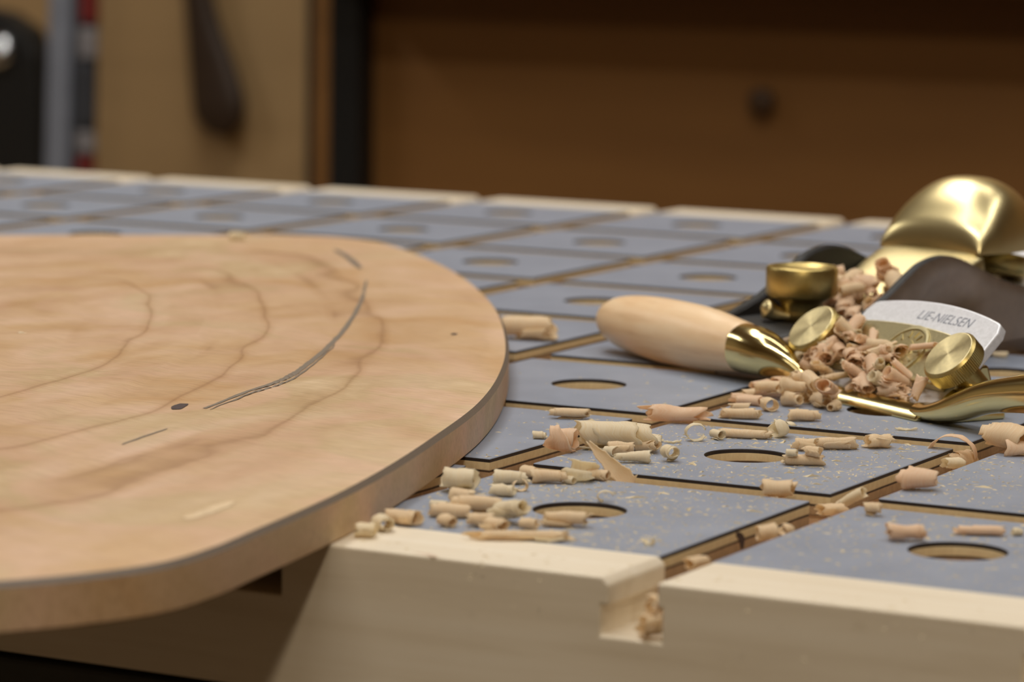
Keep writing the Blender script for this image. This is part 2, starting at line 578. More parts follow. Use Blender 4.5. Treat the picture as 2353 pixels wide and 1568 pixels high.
def build_plate():
    root = tag(empty('carved_wood_plate', (-240, 120, 0)), 'large rounded carved maple plate with pencil line, overhanging the bench edge', 'wood plate')
    ox, oy = -240, 120
    n = len(outline)
    R = [1.0, 0.985, 0.97, 0.955] + [0.94 - 0.0125 * k for k in range(73)]
    R = [r for r in R if r > 0.04]
    v, f = [], []
    # inset helper for the little chamfer
    cent = Vector(PC)
    def pt(k, r):
        b = Vector(outline[k])
        return cent + (b - cent) * r
    norm = []
    for k in range(n):
        a, b = Vector(outline[k - 1]), Vector(outline[(k + 1) % n])
        d = (b - a).normalized()
        nn = Vector((d.y, -d.x))
        if nn.dot(Vector(outline[k]) - cent) < 0:
            nn = -nn
        norm.append(nn)
    loops = []
    for r in R:
        lp = []
        for k in range(n):
            q = pt(k, r)
            if r == 1.0:
                q = q - norm[k] * 1.0
            h = plate_h(r, 0, q.x, q.y)
            if r > 0.95:
                h = PT + (h - PT) * (1 - r) / 0.05
            lp.append((q.x - ox, q.y - oy, h))
        loops.append(lp)
    for lp in loops:
        v += lp
    for i in range(len(loops) - 1):
        for k in range(n):
            a, b = i * n + k, i * n + (k + 1) % n
            f.append((a, b, b + n, a + n))
    ci = len(v)
    v.append((PC[0] - ox, PC[1] - oy, plate_h(0, 0, *PC)))
    for k in range(n):
        f.append(((len(loops) - 1) * n + k, (len(loops) - 1) * n + (k + 1) % n, ci))
    # lower body: rim wall and bottom share the first loop
    base = len(v)
    for k in range(n):
        q = Vector(outline[k])
        v.append((q.x - ox, q.y - oy, PT - 1.15))
    for k in range(n):
        q = Vector(outline[k])
        v.append((q.x - ox, q.y - oy, 0.45))
    for k in range(n):
        q = Vector(outline[k]) - norm[k] * 0.45
        v.append((q.x - ox, q.y - oy, 0.02))
    fm = [0] * len(f)
    for k in range(n):
        k2 = (k + 1) % n
        f.append((k2, k, base + k, base + k2)); fm.append(1)
        f.append((base + k2, base + k, base + n + k, base + n + k2)); fm.append(0)
        f.append((base + n + k2, base + n + k, base + 2 * n + k, base + 2 * n + k2)); fm.append(0)
    f.append(tuple(base + 2 * n + k for k in range(n))); fm.append(0)
    o = make('plate_board', v, f, [M['plate'], M['graphite']], root, fm)
    shade_auto(o, 38)
    o['label'] = 'carved maple board with grey shaded arris'

    def surf(x, y):
        d = Vector((x, y)) - cent
        a = math.atan2(d.y, d.x)
        best = None
        for k in range(n):
            e = Vector(outline[k]) - cent
            da = abs((math.atan2(e.y, e.x) - a + math.pi) % (2 * math.pi) - math.pi)
            if best is None or da < best[0]:
                best = (da, e.length)
        return plate_h(min(1.0, d.length / best[1]), 0, x, y)

    def stroke(name, pts, w, mat, lift=0.12, jitter=0.25):
        c = catmull(pts, 14, closed=False)
        vs, fs = [], []
        m = len(c)
        for k, q in enumerate(c):
            a = Vector(c[max(k - 1, 0)]); b = Vector(c[min(k + 1, m - 1)])
            d = (b - a).normalized(); nn = Vector((-d.y, d.x))
            t = k / (m - 1)
            ww = w * (0.35 + 0.65 * math.sin(math.pi * min(1, max(0.04, t))) ** 0.5) * (1 + jitter * noise.noise(Vector((k * 0.6, w * 9, 0))))
            off = jitter * 0.6 * noise.noise(Vector((k * 0.35, 5 + w, 1)))
            for s in (-1, 1):
                p2 = Vector(q) + nn * (off + s * ww / 2)
                vs.append((p2.x - ox, p2.y - oy, surf(p2.x, p2.y) + lift))
        for k in range(m - 1):
            fs.append((2 * k, 2 * k + 1, 2 * k + 3, 2 * k + 2))
        return make(name, vs, fs, mat, root)

    PEN = [(-141.3, 50.2), (-147.8, 76.8), (-151.9, 98.8), (-162.3, 127.6), (-179.8, 169.0), (-197.7, 207.5), (-223.9, 258.4), (-252.3, 308.9)]
    stroke('pencil_line', PEN, 1.5, M['graphite_dark'], 0.12)
    stroke('pencil_line', [(x + 1.8, y - 0.6) for x, y in PEN[:5]], 0.7, M['graphite_dark'], 0.13, 0.6)
    stroke('pencil_line', [(-272.0, 338.1), (-289.8, 361.4), (-309.9, 384.9)], 2.4, M['graphite'], 0.12)
    stroke('pencil_line', [(-127.7, -2.6), (-130.0, 9.0), (-132.1, 21.4)], 0.7, M['graphite'], 0.1)
    stroke('dark_spot', [(-146.0, 45.4), (-148.0, 49.5), (-149.6, 54.5)], 3.0, M['burn'], 0.14, 0.15)
    stroke('dark_spot', [(-166.2, 211.0), (-167.4, 214.6)], 1.6, M['burn'], 0.12, 0.2)
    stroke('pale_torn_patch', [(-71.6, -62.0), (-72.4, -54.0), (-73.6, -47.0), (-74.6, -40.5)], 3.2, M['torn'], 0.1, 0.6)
    return root, surf


plate, plate_surf = build_plate()

# a dark burn mark on the slot wall of the front tile
bm_ = [(36.2, -0.9), (38.4, -1.3), (39.6, -2.0), (40.6, -3.0), (40.2, -4.0), (39.9, -4.9), (38.6, -4.8), (38.2, -3.8), (37.4, -2.6), (36.0, -1.7)]
nb_ = len(bm_)
make('burn_mark', [(0.02, y, z + BZ) for y, z in bm_] + [(0.07, y, z + BZ) for y, z in bm_],
     [tuple(range(nb_, 2 * nb_))] + [(k, (k + 1) % nb_, (k + 1) % nb_ + nb_, k + nb_) for k in range(nb_)], M['burn'], bench)
# a splinter torn along the front edging
make('edge_splinter', [(-44, YF + 2.2, BZ + 0.02), (-37.6, YF - 0.25, BZ + 0.02), (-36.6, YF + 0.3, BZ + 0.05), (-38.5, YF + 0.9, BZ + 0.3)],
     [(0, 1, 3), (1, 2, 3), (2, 0, 3), (0, 2, 1)], M['core'], bench)
# ------------------------------------------------------------------ the spokeshave
def frame_obj(o, origin, zaxis, xhint=(1, 0, 0)):
    z = Vector(zaxis).normalized()
    x = Vector(xhint)
    x = (x - z * x.dot(z)).normalized()
    y = z.cross(x)
    m = Matrix((x, y, z)).transposed().to_4x4()
    m.translation = Vector(origin) * MM
    o.matrix_local = m
    return o


def extrude_profile(prof, x0, x1, axis='x'):
    n = len(prof)
    v = [(x0, a, b) for a, b in prof] + [(x1, a, b) for a, b in prof]
    f = [tuple(range(n)), tuple(reversed(range(n, 2 * n)))]
    for k in range(n):
        a, b = k, (k + 1) % n
        f.append((b, a, a + n, b + n))
    return v, f


def join(*parts):
    V, F = [], []
    for v, f in parts:
        o = len(V)
        V += list(v)
        F += [tuple(i + o for i in q) for q in f]
    return V, F


def tube(path, radii, n=28, e=2.2, up=(0, 0, 1)):
    rings = []
    m = len(path)
    for k in range(m):
        a = Vector(path[max(k - 1, 0)])
        b = Vector(path[min(k + 1, m - 1)])
        r = radii[k]
        ry, rz = r if isinstance(r, tuple) else (r, r)
        rings.append(ring(path[k], b - a, ry, rz, n, e, up))
    return loft(rings)


def smooth_tube(path, radii, sub=6, **kw):
    rr = [r if isinstance(r, tuple) else (r, r) for r in radii]
    data = [tuple(p) + tuple(r) for p, r in zip(path, rr)]
    c = catmull(data, sub, closed=False)
    return tube([q[:3] for q in c], [(max(q[3], 0.05), max(q[4], 0.05)) for q in c], **kw)


def build_spokeshave():
    root = tag(empty('spokeshave', (-47, 211, 0), math.radians(-31.8)),
               'brass spokeshave with pale wooden handle, thumb knobs and white steel blade under shavings', 'spokeshave')
    S2 = math.sqrt(0.5)
    # body casting: toe bar, bed, cheeks
    toe = extrude_profile([(-2.0, 0.05), (6.2, 0.05), (6.2, 3.0), (2.6, 4.0), (0.9, 3.9), (-0.7, 2.7)], -29, 29)
    bed = extrude_profile([(9.5, 0.05), (24, 0.05), (24.5, 4), (21.5, 13.0), (19.2, 13.0), (9.5, 3.5)], -28, 28)
    ch = [extrude_profile([(1.2, 0.05), (22, 0.05), (22, 7), (17, 9.0), (10, 7.5), (3.5, 3.4), (1.2, 2.4)], a, b) for a, b in ((-36, -27.8), (27.8, 35))]
    v, f = join(toe, bed, *ch)
    body = make('body', v, f, M['brass'], root)
    bevel(body, 0.7, 3, 40)
    shade_auto(body, 30)
    # arms
    la = smooth_tube([(-26.5, 5, 2.4), (-29.5, 3.4, 4.2), (-34, 1.8, 6.6), (-39.5, 0.8, 8.0), (-45.5, 0.3, 8.8), (-51.4, 0, 9.0)],
                     [(3, 2.3), (3, 2.8), (4, 4.0), (5.6, 5.5), (6.5, 6.4), (6.7, 6.6)])
    shade_auto(make('arm', *la, M['brass'], root), 60)
    ra = smooth_tube([(25.5, 3.2, 2.2), (30, 2.8, 2.4), (36, 2.4, 3.6), (43, 2.0, 5.7), (54, 1.8, 9.4), (69, 1.8, 12.3), (82, 2.2, 13.6), (91, 2.4, 13.6)],
                     [(4.2, 2.1), (4.4, 2.3), (4.4, 2.9), (4.4, 3.6), (4.5, 4.1), (5.0, 4.8), (6.0, 6.0), (6.7, 6.6)])
    shade_auto(make('arm', *ra, M['brass'], root), 60)
    # wooden handles
    prof = [(0, 6.5), (0.3, 6.8), (6, 7.4), (14, 8.3), (24, 8.95), (36, 9.05), (46, 8.85), (56, 8.2), (64, 7.0), (69, 5.4), (72, 3.5), (73.3, 1.6), (73.6, 0.1)]
    c = catmull(prof, 3, closed=False)
    h = spun('handle', (0, 0, 0), (0, 0, 1), [(d, max(r, 0.05)) for d, r in c], M['handle'], root)
    frame_obj(h, (-51.2, 0, 9.12), (-1, 0, 0), (0, 0, 1))
    h2 = spun('handle', (0, 0, 0), (0, 0, 1), [(d, max(r, 0.05)) for d, r in c], M['handle'], root)
    frame_obj(h2, (90.6, 2.4, 13.6), (1, 0, -0.03), (0, 0, 1))
    for q in ((-88, -8.95), (-83.8, -9.1)):
        pass
    # blade: a slanting plate, local x = u, local y = up the slope, local z = out towards the front
    def slab(name, w, s0, stop, arc, corner, th, mat, org, seg=40):
        pts = [(-w, s0), (w, s0)]
        top = []
        for k in range(seg + 1):
            x = w - 2 * w * k / seg
            y = stop - arc * (x / w) ** 2
            d = w - abs(x)
            if d < corner:
                y -= corner - math.sqrt(max(0, corner ** 2 - (corner - d) ** 2))
            top.append((x, y))
        pts += top
        n = len(pts)
        vv = [(x, y, 0) for x, y in pts] + [(x, y, th) for x, y in pts]
        ff = [tuple(reversed(range(n))), tuple(range(n, 2 * n))]
        for k in range(n):
            a, b = k, (k + 1) % n
            ff.append((a, b, b + n, a + n))
        o = make(name, vv, ff, mat, root)
        frame_obj(o, org, (0, -S2, S2), (1, 0, 0))
        bevel(o, 0.45, 2, 40)
        return o
    blade = slab('blade', 28.5, 0, 31.5, 3.4, 2.6, 2.8, M['steel'], (0, 7.6, 1.2))
    cap = slab('lever_cap', 26.5, 4.5, 21.3, 2.2, 1.5, 3.0, M['brass_cast'], (0, 7.6 - 2.9 * S2, 1.2 + 2.9 * S2))

    def on_cap(name, rings_, mat, centre=(3.5, 12.4)):
        vv, ff = [], []
        m = 48
        for r, z in rings_:
            vv += [(centre[0] + r * math.cos(2 * math.pi * k / m), centre[1] + r * math.sin(2 * math.pi * k / m), z) for k in range(m)]
        for i in range(len(rings_) - 1):
            for k in range(m):
                a, b = i * m + k, i * m + (k + 1) % m
                ff.append((a, a + m, b + m, b))
        return make(name, vv, ff, mat, cap)
    on_cap('medallion_rim', [(8.6, 3.0), (8.5, 3.5), (7.9, 3.6), (7.4, 3.5), (7.3, 3.02)], M['brass_cast'])
    on_cap('medallion_disc', [(7.2, 3.02), (7.1, 3.2), (3.8, 3.25), (3.6, 3.6), (0.02, 3.65)], M['brass_satin'])
    # worn radial ribs inside the medallion
    vv, ff = [], []
    for k in range(14):
        a = 2 * math.pi * (k + 0.3 * random.Random(k).random()) / 14
        ca, sa = math.cos(a), math.sin(a)
        b0 = len(vv)
        for r, s in ((4.6, -0.28), (4.6, 0.28), (6.7, 0.28), (6.7, -0.28)):
            vv.append((3.5 + r * ca - s * sa, 12.4 + r * sa + s * ca, 3.55))
        for r, s in ((4.6, -0.28), (4.6, 0.28), (6.7, 0.28), (6.7, -0.28)):
            vv.append((3.5 + r * ca - s * sa, 12.4 + r * sa + s * ca, 3.1))
        ff += [(b0, b0 + 3, b0 + 2, b0 + 1)] + [(b0 + i, b0 + (i + 1) % 4, b0 + 4 + (i + 1) % 4, b0 + 4 + i) for i in range(4)]
    make('medallion_relief', vv, ff, M['brass_cast'], cap)

    # etched lettering on the blade
    cu = bpy.data.curves.new('lettering', 'FONT')
    cu.body = 'LIE-NIELSEN'
    cu.size = 4.3 * MM
    cu.align_x = 'CENTER'
    cu.align_y = 'CENTER'
    cu.shear = 0.18
    cu.offset = -0.00004
    cu.space_character = 1.0
    cu.extrude = 0.02 * MM
    to = bpy.data.objects.new('lettering_curve', cu)
    COL.objects.link(to)
    bpy.context.view_layer.update()
    me = bpy.data.meshes.new_from_object(to.evaluated_get(bpy.context.evaluated_depsgraph_get()))
    bpy.data.objects.remove(to, do_unlink=True)
    me.materials.clear()
    me.materials.append(M['ink'])
    lo = bpy.data.objects.new('lettering', me)
    COL.objects.link(lo)
    lo.parent = blade
    lo.location = (5.2 * MM, 26.6 * MM, 2.83 * MM)
    lo['label'] = 'grey etched name across the blade'

    # thumb knobs: turned and knurled
    def knob(u):
        n = 160
        prof = [(-13, 3.6), (-5.8, 3.6), (-5.6, 5.6), (-5.3, 6.6), (-4.9, 7.3)]
        rings = [ring((0, 0, d), (0, 0, 1), r, r, n, up=(1, 0, 0)) for d, r in prof]
        for d, r in ((-4.7, 7.75), (-0.75, 7.75)):          # knurled band: every other point drawn in
            rg = ring((0, 0, d), (0, 0, 1), r, r, n, up=(1, 0, 0))
            rings.append([p if k % 2 else Vector((p.x * 0.98, p.y * 0.98, p.z)) for k, p in enumerate(rg)])
        for d, r in ((-0.5, 7.45), (-0.02, 7.1)):
            rings.append(ring((0, 0, d), (0, 0, 1), r, r, n, up=(1, 0, 0)))
        v, f = loft(rings)
        o = make('thumb_knob', v, f, M['brass_dark'], root)
        shade_auto(o, 40)
        frame_obj(o, (u, 7.0, 17.0), (0, -S2, S2), (1, 0, 0))
        rings = [ring((0, 0, d), (0, 0, 1), r, r, n, up=(1, 0, 0)) for d, r in ((-0.04, 7.1), (0.06, 6.9))]
        v, f = loft(rings, cap0=False)
        fo = make('knob_face', v, f, M['brass_face'], o)
        fo['label'] = 'bright turned brass knob face'
    knob(-30.5)
    knob(30)
    return root


# radial brushing for the turned faces
_m = M['brass_face']
_N, _L = _m.node_tree.nodes, _m.node_tree.links
_t = _N.new('ShaderNodeTangent')
_t.direction_type = 'RADIAL'
_t.axis = 'Z'
_L.new(_t.outputs[0], _N['Principled BSDF'].inputs['Tangent'])
_N['Principled BSDF'].inputs['Anisotropic'].default_value = 0.75
_N['Principled BSDF'].inputs['Metallic'].default_value = 0.8
shave = build_spokeshave()


# ------------------------------------------------------------------ the block plane behind it
def build_block_plane():
    root = tag(empty('block_plane', (-77.3, 309.8, 0), math.radians(76.5)),
               'block plane with rounded brass lever cap, brass knob and dark iron sides behind the spokeshave', 'hand plane')
    PR = [(-68, 11.0), (-62, 13.0), (-55, 13.8), (-47.6, 15.2), (-38, 18.0), (-30, 21.5), (-22, 25.8), (-15.7, 28.8), (-9, 30.2), (-3, 30.4), (4, 29.0), (12.4, 26.0), (23, 22.2), (35, 19.2), (50, 17.0), (70, 15.0), (84, 13.5), (91, 12.0)]
    pr = catmull(PR, 5, closed=False)

    def half_w(x):                                          # plan outline: rounded nose and heel
        w = 21.5
        if x < -46:
            w = 21.5 * math.sqrt(max(0.0, 1 - ((x + 46) / 26.0) ** 2)) * 0.55 + 21.5 * 0.45 * (1 - sstep(-46, -70, x) * 0.6)
        if x > 74:
            w -= 4 * ((x - 74) / 17.0) ** 2
        return w

    sole_top, sole = [], None
    n = len(pr)
    vs = []
    for z in (0.0, 4.0):
        for x, _ in pr:
            vs.append((x, half_w(x), z))
        for x, _ in reversed(pr):
            vs.append((x, -half_w(x), z))
    m = 2 * n
    fs = [tuple(reversed(range(m))), tuple(range(m, 2 * m))] + [(k, (k + 1) % m, (k + 1) % m + m, k + m) for k in range(m)]
    make('sole', vs, fs, M['iron'], root)
    for sgn in (-1, 1):
        rows = 12
        vv, ff, fm = [], [], []
        for x, h in pr:
            w = half_w(x)
            for k in range(rows + 1):
                z = h * k / rows
                dent = 2.7 * math.exp(-(((x + 1) / 13.0) ** 2 + ((z - 18.0) / 6.5) ** 2) ** 2.2)
                y = w - dent
                if k == rows:
                    y -= 0.35
                vv.append((x, sgn * y, z))
            vv.append((x, sgn * (w - 0.9), h + 0.35))
            vv.append((x, sgn * (w - 2.8), h + 0.35))
            vv.append((x, sgn * (w - 3.6), h - 0.4))
            vv.append((x, sgn * (w - 3.8), 2.0))
        c = rows + 5
        for i in range(n - 1):
            for k in range(c - 1):
                a = i * c + k
                q = (a, a + c, a + c + 1, a + 1)
                ff.append(q if sgn < 0 else tuple(reversed(q)))
                fm.append(0 if k < rows else 1)
        ff.append(tuple(range(c)))
        ff.append(tuple(range((n - 1) * c, n * c)))
        fm += [1, 1]
        o = make('side_wall', vv, ff, [M['iron'], M['japan']], root, fm)
        shade_auto(o, 40)
    # toe block and bed, black
    rings = []
    for x, h in [(-67.5, 9), (-64, 12.2), (-58, 13.2), (-50, 13.6), (-36, 13.6), (-32, 12.5), (-30, 8)]:
        w = half_w(x) - 0.6
        rings.append([(x, -w, 3.5), (x, w, 3.5), (x, w, h - 2), (x, w - 2, h), (x, -w + 2, h), (x, -w, h - 2)])
    v, f = loft(rings)
    bevel(make('toe_block', v, f, M['japan'], root), 0.6, 2)
    v, f = extrude_profile([(-21, 3.5), (86, 3.5), (86, 10.5), (60, 16.0), (-21, 4.5)], -17.5, 17.5)
    v = [(y, x, z) for x, y, z in v]
    make('bed', v, [tuple(reversed(q)) for q in f], M['japan'], root)
    # blade iron
    v, f = extrude_profile([(-23, 4.4), (88, 22.0), (88, 25.0), (-20, 8.0)], -17, 17)
    v = [(y, x, z) for x, y, z in v]
    make('blade_iron', v, [tuple(reversed(q)) for q in f], M['steel'], root)
    # adjustable shoe knob with eccentric lever
    spun('shoe_knob', (-43, 0, 13), (0, 0, 1), [(0, 5.4), (3, 5.2), (5.5, 6.0), (7.0, 7.6), (7.4, 9.2), (8.2, 10.0), (15.2, 10.0), (15.9, 9.6), (16.0, 8.9), (15.4, 8.3), (14.8, 7.0), (14.6, 0.1)], M['brass_dark'], root)
    lv = smooth_tube([(-43, 0, 14.8), (-47, 2.5, 15.2), (-49.5, 5.0, 16.2), (-51, 6.2, 17.2), (-52, 7.0, 17.6)], [(4, 1.2), (2.8, 1.6), (2.8, 2.4), (2.9, 2.8), (0.8, 0.8)], n=20)
    shade_auto(make('shoe_lever', *lv, M['brass_satin'], root), 60)
    # lever cap: flat front, crease, palm dome
    n2 = 40
    def dome(x, hw, w0, w1, e=2.5):
        out = []
        for k in range(n2):
            a = math.pi * k / (n2 - 1)
            c_, s_ = math.cos(a), math.sin(a)
            out.append((x, hw * math.copysign(abs(c_) ** (2 / e), c_), w0 + (w1 - w0) * abs(s_) ** (2 / e)))
        return out
    D = [(17.6, 17.0, 29.2, 30.6), (17.9, 17.6, 29.2, 33.2), (19.3, 18.2, 29.2, 37.2), (22, 18.9, 29.2, 40.3), (26, 19.6, 29.2, 44.4), (31, 19.6, 29.0, 48.0),
         (36, 19.4, 29.0, 49.7), (41, 18.8, 29.0, 49.6), (46, 17.8, 29.0, 47.8), (51, 16.0, 29.6, 44.6), (56, 13.2, 30.4, 40.6), (59.5, 9.6, 31.0, 37.0), (61.5, 5.4, 31.6, 34.2), (62.2, 1.5, 32.0, 32.8)]
    D = catmull(D, 3, closed=False)
    v, f = loft([dome(*q) for q in D])
    cap = make('lever_cap', v, f, M['brass_cap'], root)
    shade_auto(cap, 50)
    F = [(-14, 15.0, 12.5, 16.5), (-12, 16.0, 12.5, 18.5), (-6, 17.0, 14, 21.0), (2, 17.6, 16.5, 24.2), (10, 18.2, 20, 27.4), (17, 18.6, 22, 29.8), (19, 18.6, 24, 30.0)]
    v, f = loft([dome(*q, e=5.0) for q in F])
    shade_auto(make('cap_front', v, f, M['brass_satin'], cap), 40)
    wl = spun('cap_wheel', (44, -6, 24), (0.22, 0, 1), [(-3, 8.4), (-2.6, 9.2), (2.4, 9.2), (3, 8.6), (3.2, 3.4), (6, 3.2)], M['brass_dark'], root)
    spun('depth_adjuster', (88, 0, 15), (1, 0, 0.25), [(0, 2.5), (6, 2.5), (6.3, 8), (7, 9), (14, 9), (15, 8), (15.2, 0.1)], M['brass_dark'], root)
    return root


block_plane = build_block_plane()

# ------------------------------------------------------------------ the far side of the workshop, out of focus
def wall_xz(x, y, z):
    return (x, y, z)


counter = tag(empty('back_counter', (-1100, 2020, -880)), 'low counter along the wall behind the workbench', 'counter')
box('counter_body', (-1700, -240, 0), (1500, 270, 575), M['brown'], counter)
box('counter_top', (-1750, -260, 575), (1550, 276, 619.5), M['wall'], counter, 3)
